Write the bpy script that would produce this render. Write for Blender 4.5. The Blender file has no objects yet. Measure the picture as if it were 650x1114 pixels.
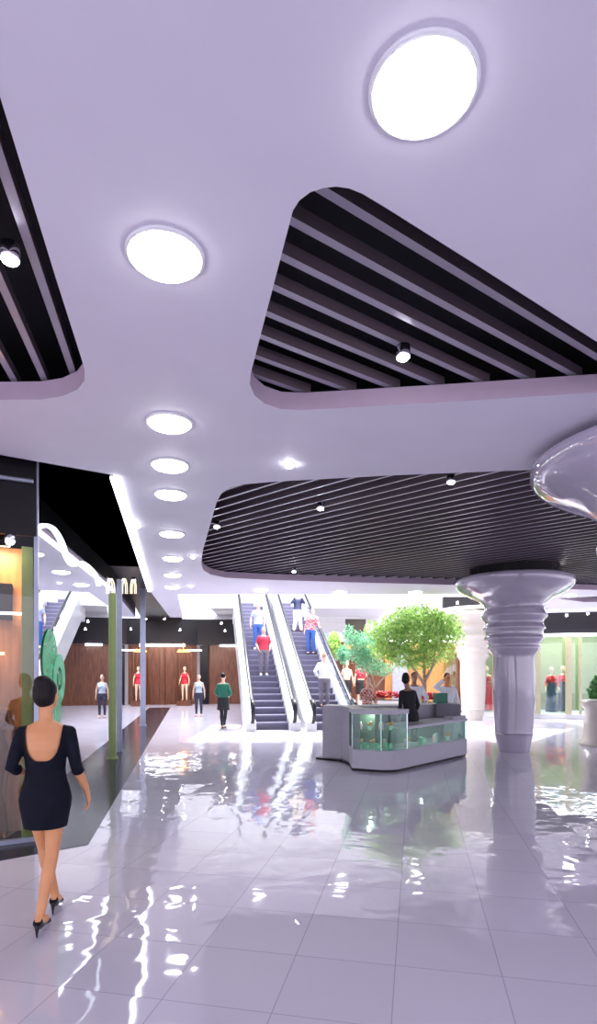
import bpy, bmesh, math, random
from mathutils import Vector, Matrix, Euler, noise
random.seed(7)
COL = bpy.context.scene.collection
PI = math.pi
F = 620.0; HY = 729.0; CX = 325.0; EYE = 1.8; YAW = math.radians(12.3)
ca, sa = math.cos(YAW), math.sin(YAW)
def W(X, d, z=0.0):            # distance right of / ahead of the viewpoint -> world (mall axis = +Y)
    return Vector((X*ca + d*sa, -X*sa + d*ca, z))
def P(px, py, z):              # photograph point on the horizontal plane z -> world
    d = (EYE - z)*F/(py - HY)
    return W((px-CX)/F*d, d, z)
def D(px, d, z=0.0): return W((px-CX)/F*d, d, z)
def ZY(py, d): return EYE + (HY-py)*d/F
def rotz(h): return -(math.radians(h) + YAW)   # heading in degrees clockwise from the view direction
CEIL = 3.9

# ------------------------------------------------------------------ materials
MATS = {}
def mat(name, col, rough=0.5, metal=0.0, emit=None, es=0.0, var=0.06, scale=8.0, trans=0.0, ior=1.45, coat=0.0, bump=0.0, spec=0.5, alpha=1.0):
    if name in MATS: return MATS[name]
    m = bpy.data.materials.new(name); m.use_nodes = True
    nt = m.node_tree; N = nt.nodes; L = nt.links; b = N['Principled BSDF']
    tc = N.new('ShaderNodeTexCoord'); nz = N.new('ShaderNodeTexNoise'); nz.inputs['Scale'].default_value = scale
    L.new(tc.outputs['Object'], nz.inputs['Vector'])
    cr = N.new('ShaderNodeValToRGB')
    c0 = [max(0, c*(1-var)) for c in col]; c1 = [min(1, c*(1+var)) for c in col]
    cr.color_ramp.elements[0].color = (*c0, 1); cr.color_ramp.elements[1].color = (*c1, 1)
    cr.color_ramp.elements[0].position = .3; cr.color_ramp.elements[1].position = .7
    L.new(nz.outputs['Fac'], cr.inputs['Fac']); L.new(cr.outputs['Color'], b.inputs['Base Color'])
    b.inputs['Roughness'].default_value = rough; b.inputs['Metallic'].default_value = metal
    b.inputs['Transmission Weight'].default_value = trans; b.inputs['IOR'].default_value = ior
    b.inputs['Coat Weight'].default_value = coat; b.inputs['Specular IOR Level'].default_value = spec
    b.inputs['Alpha'].default_value = alpha
    if emit: b.inputs['Emission Color'].default_value = (*emit, 1); b.inputs['Emission Strength'].default_value = es
    if bump:
        bp = N.new('ShaderNodeBump'); bp.inputs['Strength'].default_value = bump; bp.inputs['Distance'].default_value = .01
        L.new(nz.outputs['Fac'], bp.inputs['Height']); L.new(bp.outputs['Normal'], b.inputs['Normal'])
    MATS[name] = m; return m
def glassmat(name, tint=(1,1,1), refl=0.12, rough=0.0, fres=.6):
    """thin pane: transparent mixed with a mirror-like coat"""
    if name in MATS: return MATS[name]
    m = bpy.data.materials.new(name); m.use_nodes = True
    nt = m.node_tree; N = nt.nodes; L = nt.links; N.clear()
    o = N.new('ShaderNodeOutputMaterial'); mx = N.new('ShaderNodeMixShader')
    t = N.new('ShaderNodeBsdfTransparent'); t.inputs[0].default_value = (*tint, 1)
    g = N.new('ShaderNodeBsdfGlossy'); g.inputs['Roughness'].default_value = rough; g.inputs[0].default_value = (.95, .97, 1, 1)
    fr = N.new('ShaderNodeLayerWeight'); fr.inputs['Blend'].default_value = .35
    ma = N.new('ShaderNodeMath'); ma.operation = 'MULTIPLY_ADD'; ma.use_clamp = True
    ma.inputs[1].default_value = fres; ma.inputs[2].default_value = refl
    L.new(fr.outputs['Fresnel'], ma.inputs[0]); L.new(ma.outputs[0], mx.inputs[0])
    L.new(t.outputs[0], mx.inputs[1]); L.new(g.outputs[0], mx.inputs[2]); L.new(mx.outputs[0], o.inputs[0])
    MATS[name] = m; return m
def emis(name, col, s):
    if name in MATS: return MATS[name]
    m = bpy.data.materials.new(name); m.use_nodes = True
    N = m.node_tree.nodes; L = m.node_tree.links; N.clear()
    o = N.new('ShaderNodeOutputMaterial'); e = N.new('ShaderNodeEmission'); e.inputs[0].default_value = (*col, 1); e.inputs[1].default_value = s
    L.new(e.outputs[0], o.inputs[0]); MATS[name] = m; return m
def woodmat(name, c0, c1, scale=3.0, rough=.35):
    m = bpy.data.materials.new(name); m.use_nodes = True
    N = m.node_tree.nodes; L = m.node_tree.links; b = N['Principled BSDF']
    tc = N.new('ShaderNodeTexCoord'); mp = N.new('ShaderNodeMapping'); mp.inputs['Scale'].default_value = (scale, scale, scale*.12)
    nz = N.new('ShaderNodeTexNoise'); nz.inputs['Scale'].default_value = 5; nz.inputs['Detail'].default_value = 6
    cr = N.new('ShaderNodeValToRGB'); cr.color_ramp.elements[0].color = (*c0, 1); cr.color_ramp.elements[1].color = (*c1, 1)
    cr.color_ramp.elements[0].position = .35; cr.color_ramp.elements[1].position = .65
    L.new(tc.outputs['Object'], mp.inputs[0]); L.new(mp.outputs[0], nz.inputs['Vector']); L.new(nz.outputs['Fac'], cr.inputs[0])
    L.new(cr.outputs[0], b.inputs['Base Color']); b.inputs['Roughness'].default_value = rough
    MATS[name] = m; return m

def floormat():
    m = bpy.data.materials.new('polished_tile'); m.use_nodes = True
    N = m.node_tree.nodes; L = m.node_tree.links; b = N['Principled BSDF']
    tc = N.new('ShaderNodeTexCoord'); mp = N.new('ShaderNodeMapping'); mp.inputs['Rotation'].default_value = (0, 0, math.radians(23.9))
    mp.inputs['Location'].default_value = (.12, .2, 0)
    L.new(tc.outputs['Object'], mp.inputs[0])
    br = N.new('ShaderNodeTexBrick'); br.offset = 0; br.squash = 1
    br.inputs['Scale'].default_value = 1.0; br.inputs['Brick Width'].default_value = .62; br.inputs['Row Height'].default_value = .62
    br.inputs['Mortar Size'].default_value = .0035; br.inputs['Mortar Smooth'].default_value = .3
    br.inputs['Color1'].default_value = (.58, .55, .64, 1); br.inputs['Color2'].default_value = (.55, .52, .61, 1); br.inputs['Mortar'].default_value = (.36, .34, .43, 1)
    L.new(mp.outputs[0], br.inputs['Vector']); L.new(br.outputs['Color'], b.inputs['Base Color'])
    # each tile lies a hair off level, and its polish is slightly wavy
    wn = N.new('ShaderNodeTexNoise'); wn.inputs['Scale'].default_value = 2.6; wn.inputs['Detail'].default_value = 1.0; wn.inputs['Distortion'].default_value = .8
    vs = N.new('ShaderNodeVectorMath'); vs.operation = 'SNAP'; vs.inputs[1].default_value = (.62, .62, 1)
    wh = N.new('ShaderNodeTexWhiteNoise'); wh.noise_dimensions = '3D'
    L.new(mp.outputs[0], vs.inputs[0]); L.new(vs.outputs[0], wh.inputs['Vector'])
    ad = N.new('ShaderNodeVectorMath'); ad.operation = 'MULTIPLY_ADD'; ad.inputs[1].default_value = (7, 7, 7)
    L.new(wh.outputs['Color'], ad.inputs[0]); L.new(mp.outputs[0], ad.inputs[2]); L.new(ad.outputs[0], wn.inputs['Vector'])
    bp = N.new('ShaderNodeBump'); bp.inputs['Strength'].default_value = .36; bp.inputs['Distance'].default_value = .014
    L.new(wn.outputs['Fac'], bp.inputs['Height'])
    geo = N.new('ShaderNodeNewGeometry')
    # tile tilt
    tl = N.new('ShaderNodeVectorMath'); tl.operation = 'MULTIPLY_ADD'; tl.inputs[1].default_value = (.02, .02, 0); tl.inputs[2].default_value = (-.01, -.01, 0)
    L.new(wh.outputs['Color'], tl.inputs[0])
    a2 = N.new('ShaderNodeVectorMath'); a2.operation = 'ADD'; L.new(tl.outputs[0], a2.inputs[0]); L.new(bp.outputs['Normal'], a2.inputs[1])
    nm = N.new('ShaderNodeVectorMath'); nm.operation = 'NORMALIZE'; L.new(a2.outputs[0], nm.inputs[0])
    N.remove(b)
    df = N.new('ShaderNodeBsdfDiffuse'); gl = N.new('ShaderNodeBsdfGlossy'); gl.inputs['Roughness'].default_value = .04; gl.inputs[0].default_value = (1, 1, 1, 1)
    L.new(br.outputs['Color'], df.inputs[0]); L.new(nm.outputs[0], gl.inputs['Normal'])
    lw = N.new('ShaderNodeFresnel'); lw.inputs['IOR'].default_value = 1.75
    mn = N.new('ShaderNodeMath'); mn.operation = 'MINIMUM'; mn.inputs[1].default_value = .52; L.new(lw.outputs[0], mn.inputs[0])
    mx = N.new('ShaderNodeMixShader'); L.new(mn.outputs[0], mx.inputs[0]); L.new(df.outputs[0], mx.inputs[1]); L.new(gl.outputs[0], mx.inputs[2])
    L.new(mx.outputs[0], N['Material Output'].inputs[0])
    MATS['floor'] = m; return m

# ------------------------------------------------------------------ mesh builder
class MB:
    def __init__(s): s.v = []; s.f = []
    def add(s, vs, fs, M=None):
        n = len(s.v)
        for v in vs:
            v = Vector(v); s.v.append(tuple(M @ v) if M is not None else tuple(v))
        for f in fs: s.f.append(tuple(i+n for i in f))
        return s
    def box(s, c, size, rz=0, M=None):
        x, y, z = [a/2 for a in size]
        R = Matrix.Translation(Vector(c)) @ Matrix.Rotation(rz, 4, 'Z')
        if M is not None: R = M @ R
        vs = [(i*x, j*y, k*z) for i in (-1, 1) for j in (-1, 1) for k in (-1, 1)]
        return s.add(vs, [(0,1,3,2),(4,6,7,5),(0,4,5,1),(2,3,7,6),(0,2,6,4),(1,5,7,3)], R)
    def prism(s, poly, z0, z1, M=None):
        n = len(poly)
        a = sum(poly[i][0]*poly[(i+1) % n][1]-poly[(i+1) % n][0]*poly[i][1] for i in range(n))
        if a < 0: poly = poly[::-1]
        vs = [(p[0], p[1], z0) for p in poly]+[(p[0], p[1], z1) for p in poly]
        fs = [tuple(range(n))[::-1], tuple(range(n, 2*n))]+[(i, (i+1) % n, n+(i+1) % n, n+i) for i in range(n)]
        return s.add(vs, fs, M)
    def quadstrip(s, p0, p1, z0, z1, t=0.03):   # upright slab between two plan points
        p0 = Vector((p0[0], p0[1])); p1 = Vector((p1[0], p1[1])); d = (p1-p0).normalized(); n = Vector((-d.y, d.x))*t/2
        return s.prism([p0+n, p1+n, p1-n, p0-n], z0, z1)
    def tube(s, pts, rad, seg=10, flat=None, up=None):
        """closed tube through pts; rad = number or list; flat=(a,b) scales"""
        pts = [Vector(p) for p in pts]; n = len(pts)
        if not isinstance(rad, (list, tuple)): rad = [rad]*n
        fr = []
        ref = Vector(up) if up else None
        for i in range(n):
            t = (pts[min(i+1, n-1)]-pts[max(i-1, 0)]).normalized()
            if ref is None:
                ref = Vector((1, 0, 0)) if abs(t.x) < .8 else Vector((0, 1, 0))
            u = (ref-t*ref.dot(t)).normalized(); w = t.cross(u); fr.append((u, w))
            if not up: ref = u
        vs = []; fs = []
        for i in range(n):
            r = rad[i]; ra, rb = (r if isinstance(r, (tuple, list)) else (r, r)); u, w = fr[i]
            for k in range(seg):
                a = 2*PI*k/seg; vs.append(pts[i]+u*math.cos(a)*ra+w*math.sin(a)*rb)
        for i in range(n-1):
            for k in range(seg):
                k2 = (k+1) % seg; fs.append((i*seg+k, i*seg+k2, (i+1)*seg+k2, (i+1)*seg+k))
        fs.append(tuple(range(seg))[::-1]); fs.append(tuple(range((n-1)*seg, n*seg)))
        return s.add(vs, fs)
    def lathe(s, prof, seg=48, M=None, fn=None, closed=True):
        vs = []; fs = []; n = len(prof)
        for (r, z) in prof:
            for k in range(seg):
                a = 2*PI*k/seg
                if fn: x, y, zz = fn(r, z, a)
                else: x, y, zz = r*math.cos(a), r*math.sin(a), z
                vs.append((x, y, zz))
        for i in range(n-1):
            for k in range(seg):
                k2 = (k+1) % seg; fs.append((i*seg+k, i*seg+k2, (i+1)*seg+k2, (i+1)*seg+k))
        if closed: fs.append(tuple(range(seg))[::-1]); fs.append(tuple(range((n-1)*seg, n*seg)))
        return s.add(vs, fs, M)
    def ell(s, c, r, seg=16, rings=10, M=None):
        c = Vector(c); vs = [c+Vector((0, 0, -r[2]))]; fs = []
        for i in range(1, rings):
            th = PI*i/rings
            for k in range(seg):
                a = 2*PI*k/seg; vs.append(c+Vector((r[0]*math.sin(th)*math.cos(a), r[1]*math.sin(th)*math.sin(a), -r[2]*math.cos(th))))
        vs.append(c+Vector((0, 0, r[2]))); last = len(vs)-1
        for k in range(seg):
            k2 = (k+1) % seg; fs.append((0, 1+k2, 1+k)); b = 1+(rings-2)*seg; fs.append((b+k, b+k2, last))
        for i in range(rings-2):
            for k in range(seg):
                k2 = (k+1) % seg; a = 1+i*seg; fs.append((a+k, a+k2, a+seg+k2, a+seg+k))
        return s.add(vs, fs, M)
    def build(s, name, m, parent=None, loc=None, smooth=False, bevel=0):
        me = bpy.data.meshes.new(name); me.from_pydata([tuple(v) for v in s.v], [], s.f); me.materials.append(m)
        if smooth:
            me.shade_smooth()
        o = bpy.data.objects.new(name, me); COL.objects.link(o)
        if parent: o.parent = parent
        if loc is not None: o.location = loc
        if bevel:
            b = o.modifiers.new('bevel', 'BEVEL'); b.width = bevel; b.segments = 2; b.limit_method = 'ANGLE'
        return o
def tag(o, label=None, cat=None, group=None, kind=None):
    if label: o['label'] = label
    if cat: o['category'] = cat
    if group: o['group'] = group
    if kind: o['kind'] = kind
    return o
def empty(name, loc=(0, 0, 0), rz=0, label=None, cat=None, group=None):
    o = bpy.data.objects.new(name, None); COL.objects.link(o); o.location = loc; o.rotation_euler = (0, 0, rz); o.empty_display_size = .2
    return tag(o, label, cat, group)
def dup(root, loc=None, rz=None, label=None):
    r = root.copy(); COL.objects.link(r)
    if loc is not None: r.location = loc
    if rz is not None: r.rotation_euler = (0, 0, rz)
    if label: r['label'] = label
    for ch in list(root.children):
        c = ch.copy(); COL.objects.link(c); c.parent = r
        for g in list(ch.children):
            e = g.copy(); COL.objects.link(e); e.parent = c
    return r
def struct(o): o['kind'] = 'structure'; return o

# ------------------------------------------------------------------ palette
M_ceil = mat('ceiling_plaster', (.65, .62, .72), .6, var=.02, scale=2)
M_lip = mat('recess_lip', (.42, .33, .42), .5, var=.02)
M_black = mat('black_void', (.008, .007, .012), .8)
M_dark = mat('dark_panel', (.006, .005, .008), .4, spec=.3)
M_slat = mat('baffle', (.10, .075, .09), .45, var=.03)
M_slatb = mat('baffle_lit_bottom', (.34, .31, .38), .3, metal=.2, var=.03)
M_white = mat('white_panel', (.66, .66, .70), .3, var=.02)
M_wall = mat('white_wall', (.85, .84, .86), .6, var=.02)
M_col = mat('gloss_column', (.40, .36, .46), .07, var=.02, coat=1.0, spec=.8)
M_col2 = mat('cream_column', (.50, .46, .42), .2, var=.02, coat=.5)
M_chrome = mat('chrome', (.7, .7, .75), .15, metal=1)
M_rubber = mat('handrail_rubber', (.012, .012, .02), .35)
M_step = mat('escalator_step', (.20, .19, .27), .4, metal=.2)
M_riser = mat('escalator_riser', (.11, .10, .16), .45, metal=.2)
M_grey = mat('kiosk_grey', (.33, .31, .36), .4, var=.04)
M_greyd = mat('kiosk_dark_grey', (.16, .15, .19), .45, var=.04)
M_greyl = mat('kiosk_light', (.40, .38, .44), .35, var=.03)
M_strip = mat('dark_floor_tile', (.022, .022, .036), .16, spec=.18, coat=0, var=.2, scale=30)
M_wood = woodmat('reddish_wood', (.08, .024, .012), (.17, .058, .026))
M_woodo = woodmat('orange_wood', (.40, .16, .045), (.62, .27, .09))
M_green = mat('olive_post', (.25, .32, .10), .3, var=.05)
M_postg = mat('grey_post', (.30, .32, .42), .3, metal=.3)
M_led = emis('led_white', (.93, .94, 1), 8)
M_lens = emis('lamp_lens', (1, 1, 1), 16)
M_spot = emis('spot_lens', (.95, .95, 1), 60)
M_mirror = glassmat('shopfront_glass', (.55, .6, .6), .60)
M_glass = glassmat('clear_glass', (.85, .97, .92), .06)
M_gglass = glassmat('case_glass', (.80, .95, .87), .03, 0, .16)
M_bal = glassmat('balustrade_glass', (.80, .86, .92), .25)
floormat()

# ------------------------------------------------------------------ camera, world, light
cam = bpy.data.cameras.new('camera'); co = bpy.data.objects.new('camera', cam); COL.objects.link(co)
co.location = (0, 0, EYE); co.rotation_euler = (PI/2, 0, -YAW)
cam.sensor_fit = 'HORIZONTAL'; cam.sensor_width = 36; cam.lens = F/650*36; cam.shift_y = (HY-557)/650; cam.clip_end = 300
bpy.context.scene.camera = co
w = bpy.data.worlds.new('world'); bpy.context.scene.world = w; w.use_nodes = True
N = w.node_tree.nodes; L = w.node_tree.links; bg = N['Background']
tc = N.new('ShaderNodeTexCoord'); sx = N.new('ShaderNodeSeparateXYZ'); cr = N.new('ShaderNodeValToRGB')
L.new(tc.outputs['Generated'], sx.inputs[0]); L.new(sx.outputs['Z'], cr.inputs[0])
cr.color_ramp.elements[0].color = (.64, .59, .72, 1); cr.color_ramp.elements[1].color = (.82, .88, .98, 1); cr.color_ramp.elements[0].position = .0; cr.color_ramp.elements[1].position = .6
L.new(cr.outputs[0], bg.inputs[0]); bg.inputs[1].default_value = 2.2
vs_ = bpy.context.scene.view_settings; vs_.view_transform = 'Standard'; vs_.look = 'None'; vs_.exposure = .62
def light(kind, loc, energy, col=(1, 1, 1), size=1, size_y=None, tgt=None, name=None, rot=None):
    l = bpy.data.lights.new(name or kind.lower()+'_lamp', kind); l.energy = energy; l.color = col
    if kind == 'AREA':
        l.size = size
        if size_y: l.shape = 'RECTANGLE'; l.size_y = size_y
    elif kind == 'SUN': l.angle = size
    else: l.shadow_soft_size = size
    o = bpy.data.objects.new(l.name, l); COL.objects.link(o); o.location = loc
    if tgt is not None: o.rotation_euler = (Vector(tgt)-Vector(loc)).to_track_quat('-Z', 'Y').to_euler()
    return o

# ------------------------------------------------------------------ floor
fm = MB(); fm.prism([(-9, -6), (26, -6), (26, 40), (-9, 40)], -.1, 0)
struct(fm.build('floor', MATS['floor']))
FAC0 = Vector((-1.42, 6.45)); FACD = Vector((.034, .9994))
def fac(y): return (FAC0.x + (y-FAC0.y)*.034, y)
BOR0 = P(96, 919, 0); BOR1 = P(185.5, 769.8, 0)
sm = MB(); a = P(-40, 944, 0); b = P(12, 935, 0)
sm.prism([tuple(BOR0[:2]), tuple(BOR1[:2]), (fac(28.4)[0]-1, 28.4), (fac(28.4)[0]-1, 7.2), (a.x, a.y)], 0, .006)
struct(sm.build('trim_dark_floor_strip', M_strip))

# ------------------------------------------------------------------ ceiling with its recesses
def smooth_poly(pts, r=6):   # Chaikin
    for _ in range(2):
        q = []
        for i in range(len(pts)):
            p0 = Vector(pts[i]); p1 = Vector(pts[(i+1) % len(pts)])
            q += [p0*.75+p1*.25, p0*.25+p1*.75]
        pts = q
    return [tuple(p) for p in pts]
def px_pts(l, z=CEIL): return [tuple(P(x, y, z)[:2]) for x, y in l]
def cc(l): return [tuple(W(X, d)[:2]) for X, d in l]
tri = px_pts([(316,240),(319,229),(326,218),(338,209),(352,204.5),(366,203),(380,205),(395,211),(420,226),(520,289),(650,372)]) + \
      cc([(2.25,3.90),(2.55,4.10),(2.6,4.22),(2.4,4.28)]) + px_pts([(650,427),(500,436.5),(370,444),(330,446),(306,445),(288,439),(277,430),(272,418),(273,406)])
left = px_pts([(0,105),(60,300),(88,388),(92,402),(92,414),(84,424),(68,431),(45,434.5),(0,435)]) + cc([(-3.6,4.35),(-3.6,.6),(-.75,.5)])
big = px_pts([(219,612),(221,598),(236,546),(241,537),(250,530.5),(264,527),(300,524),(430,517),(587,511)]) + cc([(9.5,5.2),(10.3,6.2),(10.3,15.0),(9.5,15.4)]) + \
      px_pts([(650,642),(500,636.5),(400,634),(300,631),(245,628.5),(229,625),(221,620)])
small = cc([(7.6,16.7),(8.6,16.2),(10.4,16.1),(11.2,16.6),(10.6,17.4),(8.8,17.6)])
outer = cc([(-7,-4),(14,-4)]) + cc([(14,18.6),(8.45,19.7),(5.3,15.8),(-3.35,15.8),(-4.62,22.7)]) + [(-.17, 23.3), (-.64, 15.5), (-.64, 6.42), (-1.67, 6.05), (-8, 3.8)]
def slab_with_holes(name, outer, holes, z, th, m):
    cu = bpy.data.curves.new(name, 'CURVE'); cu.dimensions = '2D'; cu.fill_mode = 'BOTH'
    for pl in [outer]+holes:
        s = cu.splines.new('POLY'); s.points.add(len(pl)-1)
        for p, q in zip(s.points, pl): p.co = (q[0], q[1], 0, 1)
        s.use_cyclic_u = True
    cu.extrude = th/2
    t = bpy.data.objects.new(name, cu); COL.objects.link(t)
    dg = bpy.context.evaluated_depsgraph_get(); me = bpy.data.meshes.new_from_object(t.evaluated_get(dg))
    bpy.data.objects.remove(t); me.materials.clear(); me.materials.append(m)
    o = bpy.data.objects.new(name, me); COL.objects.link(o); o.location.z = z+th/2; return o
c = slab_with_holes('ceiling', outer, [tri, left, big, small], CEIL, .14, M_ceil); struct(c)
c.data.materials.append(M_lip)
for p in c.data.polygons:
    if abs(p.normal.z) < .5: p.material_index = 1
# black void above the slats
vm = MB(); vm.prism(cc([(-7,-4),(14,-4),(14,18.4),(8.5,19.5),(5.2,15.6),(-3.3,15.6)])+[(-.7, 15), (-8, 15)], 4.42, 4.6)
o = struct(vm.build('ceiling_void', M_black)); o.name = 'ceiling_void'

def clip_line(poly, p, d, big=60):
    """segments of the line p+t*d inside poly"""
    ts = []
    n = len(poly); nx, ny = -d[1], d[0]
    for i in range(n):
        a = poly[i]; b = poly[(i+1) % n]
        sa_ = (a[0]-p[0])*nx+(a[1]-p[1])*ny; sb = (b[0]-p[0])*nx+(b[1]-p[1])*ny
        if (sa_ > 0) != (sb > 0):
            k = sa_/(sa_-sb); q = (a[0]+(b[0]-a[0])*k, a[1]+(b[1]-a[1])*k)
            ts.append((q[0]-p[0])*d[0]+(q[1]-p[1])*d[1])
    ts.sort(); return [(ts[i], ts[i+1]) for i in range(0, len(ts)-1, 2)]
def baffles(poly, ang, off, sp, label, wd=.05, ht=.075, ext=.14):
    root = empty('slatted_ceiling_panel', (poly[0][0], poly[0][1], 4.05), 0, label, 'ceiling panel', 'slatted ceiling recesses')
    d = (math.cos(ang), math.sin(ang)); n = (-d[1], d[0])
    ps = [x[0]*n[0]+x[1]*n[1] for x in poly]; k = math.floor(min(ps)/sp)-1; hi = max(ps)
    while k*sp+off < hi:
        q = (n[0]*(k*sp+off), n[1]*(k*sp+off))
        for t0, t1 in clip_line(poly, q, d):
            t0 -= ext; t1 += ext; m = MB(); mid = (t0+t1)/2
            m.box((q[0]+d[0]*mid-poly[0][0], q[1]+d[1]*mid-poly[0][1], .01+ht/2), (t1-t0, wd, ht), ang)
            o = m.build('baffle', M_slat, root); o.data.materials.append(M_slatb)
            for pf in o.data.polygons:
                pf.material_index = 1 if abs(pf.center.z-.01) < .002 else 0  # bottoms paler, sides darker: light and shade put into the slat colours
        k += 1
    return root
aT = math.radians(35)-YAW; aB = math.radians(-42)-YAW
baffles(tri, aT, .02, .235, 'triangular ceiling recess with dark gaps between grey slats, above the kiosk walkway')
baffles(left, PI/2, .05, .235, 'slatted ceiling recess at the upper left edge of the photo, slats running along the mall')
baffles(big, aB, .0, .235, 'largest slatted ceiling recess, wide and finely lined, above the glossy column', wd=.036)
baffles(small, 0, .0, .25, 'smallest slatted ceiling opening, thin dark slit right of the glossy column')

# ------------------------------------------------------------------ downlights
def make_down(loc, label, R=.178):
    r = empty('round_downlight', loc, 0, label, 'ceiling light', 'round downlights')
    MB().lathe([(R, .0), (R+.02, 0), (R+.02, -.012), (R+.005, -.02), (R, -.006)], 40, closed=False).build('trim_ring', M_white, r, smooth=True)
    MB().lathe([(R, .0), (R, -.02), (R*.9, -.036), (R*.6, -.05), (.01, -.056)], 40).build('diffuser', M_lens, r, smooth=True)
    return r
dl = [((461,95),'largest round downlight, glowing white at the upper right of the ceiling'),
      ((180,277),'second largest round downlight, tilted oval between the two dark ceiling recesses'),
      ((184.5,459),'nearest downlight of the row over the walkway toward the brown shop'),
      ((185,505),'second downlight of the ceiling row, level with the start of the light strip'),
      ((186,537),'third downlight of the ceiling row, left of the big slatted recess corner'),
      ((187,580),'fourth downlight of the ceiling row beside the big slatted recess'),
      ((188,607),'fifth downlight of the ceiling row, small and flat'),
      ((188,625),'sixth downlight of the ceiling row, very thin'),
      ((188,638),'seventh and farthest downlight of the ceiling row'),
      ((284,641.5),'thin downlight at the ceiling edge above the left escalator'),
      ((370,643.5),'thin downlight at the ceiling edge right of the escalators'),
      ((452,643.5),'thin downlight at the ceiling edge above the green tree'),
      ((621,647),'thin downlight on the ceiling just right of the glossy column')]
d0 = None
for (x, y), lab in dl:
    if d0 is None: d0 = make_down(P(x, y, CEIL), lab)
    else: dup(d0, P(x, y, CEIL), 0, lab)

# spotlights
def make_spot(loc, label):
    r = empty('spotlight', loc, 0, label, 'spotlight', 'small spotlights')
    MB().lathe([(.0, .06), (.05, .06), (.05, -.01), (.042, -.02), (.038, -.004)], 20, closed=False).build('housing', M_chrome, r, smooth=True)
    MB().ell((0, 0, -.012), (.046, .046, .03), 14, 8).build('bulb', M_spot, r, smooth=True)
    return r
sp = [(315,505,CEIL,'small bright spotlight on the pale ceiling between two slatted recesses'),
      (439,386,3.98,'small spotlight glittering among the slats of the triangular recess'),
      (11,279,3.98,'spotlight in the slatted recess at the upper left edge'),
      (236,572,3.98,'spotlight at the left rim of the big slatted recess'),
      (349,552,3.98,'spotlight inside the left half of the big slatted recess'),
      (491,523,3.98,'spotlight near the front rim of the big slatted recess, left of the large column head'),
      (320,621,3.98,'spotlight near the far rim of the big slatted recess above the escalators'),
      (210,605,CEIL,'tiny spotlight right of the fifth downlight in the row'),
      (208,637,CEIL,'tiny spotlight right of the farthest downlight in the row'),
      (150,571,CEIL,'spotlight on the ceiling just right of the long light strip')]
s0 = None
for x, y, z, lab in sp:
    if s0 is None: s0 = make_spot(P(x, y, z), lab)
    else: dup(s0, P(x, y, z), 0, lab)
sp2 = [(11,587,5.85,'spotlight over the brown corner shop at the left edge'),
       (145.5,631,13.0,'spotlight hanging in the dark soffit beside the light strip'),
       (179,673,24,'left spotlight of the pair under the dark fascia at the walkway end'),
       (196,685,24.5,'lower spotlight of the pair under the dark fascia at the walkway end'),
       (241,678,25,'upper spotlight just left of the escalator'),
       (245,686,25.5,'lower spotlight just left of the escalator'),
       (498,656,20.5,'spotlight on the dark fascia above the green tree'),
       (617,669,18.6,'left spotlight on the dark fascia right of the glossy column'),
       (640,667,18.6,'right spotlight on the dark fascia at the right edge'),
       (202,668,23.5,'spotlight in front of the white panel at the walkway end')]
sspos = []
for x, y, d, lab in sp2: dup(s0, D(x, d, ZY(y, d)), 0, lab)

# ------------------------------------------------------------------ LED strip, dark soffit on the left
lm = MB(); lm.box((-.64, (6.45+15.5)/2, CEIL-.02), (.075, 15.5-6.45, .03))
tag(lm.build('linear_light', M_led), 'long straight white light strip along the edge of the dark soffit', 'ceiling light')
sf = MB(); sf.prism([(-.6, 6.35), (-1.67, 6.0), (-8, 3.7), (-8, 30), (.4, 30), (-.1, 23.3), (-.55, 15.5)], 4.42, 4.5)
struct(sf.build('ceiling_dark_soffit', M_dark))
wm = MB(); wm.prism([(-.64, 6.42), (-.60, 6.42), (-.60, 15.5), (-.13, 23.3), (-.17, 23.3), (-.64, 15.5)], 4.02, 4.5)
wm.prism([(-.64, 6.42), (-.62, 6.38), (-1.67, 6.01), (-8, 3.76), (-8, 3.8), (-1.67, 6.05)], 4.02, 4.5)
struct(wm.build('trim_soffit_side', M_dark))
# rails under the soffit
# ------------------------------------------------------------------ left shopfront (mirror-like glass)
g = MB(); g.quadstrip(fac(6.45), fac(28.3), 0, 4.42, .02)
struct(g.build('window_1', M_mirror))
fd = Vector((math.cos(math.radians(-165)), math.sin(math.radians(-165))))
FR = FAC0 + fd*6
g = MB(); g.quadstrip(FAC0, FR, 0.0, 3.25, .02); struct(g.build('window_2', glassmat('corner_glass', (.85,.85,.85), .03, 0, .15)))
g = MB(); g.quadstrip(FAC0, FR, 3.2, 4.42, .05); struct(g.build('trim_fascia_corner', M_dark))
g = MB(); g.quadstrip(FAC0, FR, 0.0, .05, .05); struct(g.build('trim_sill_corner', M_postg))
# sight line meets the glass
def on_fac(px, py, off=.03):
    # intersect the sight line with the shopfront plane
    dx, dy = (W(1,0)*((px-CX)/F)+W(0,1)).xy
    t = (FAC0.x+off-.034*FAC0.y)/(dx-.034*dy)
    return Vector((dx*t, dy*t, EYE+(HY-py)/F*t))
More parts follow.
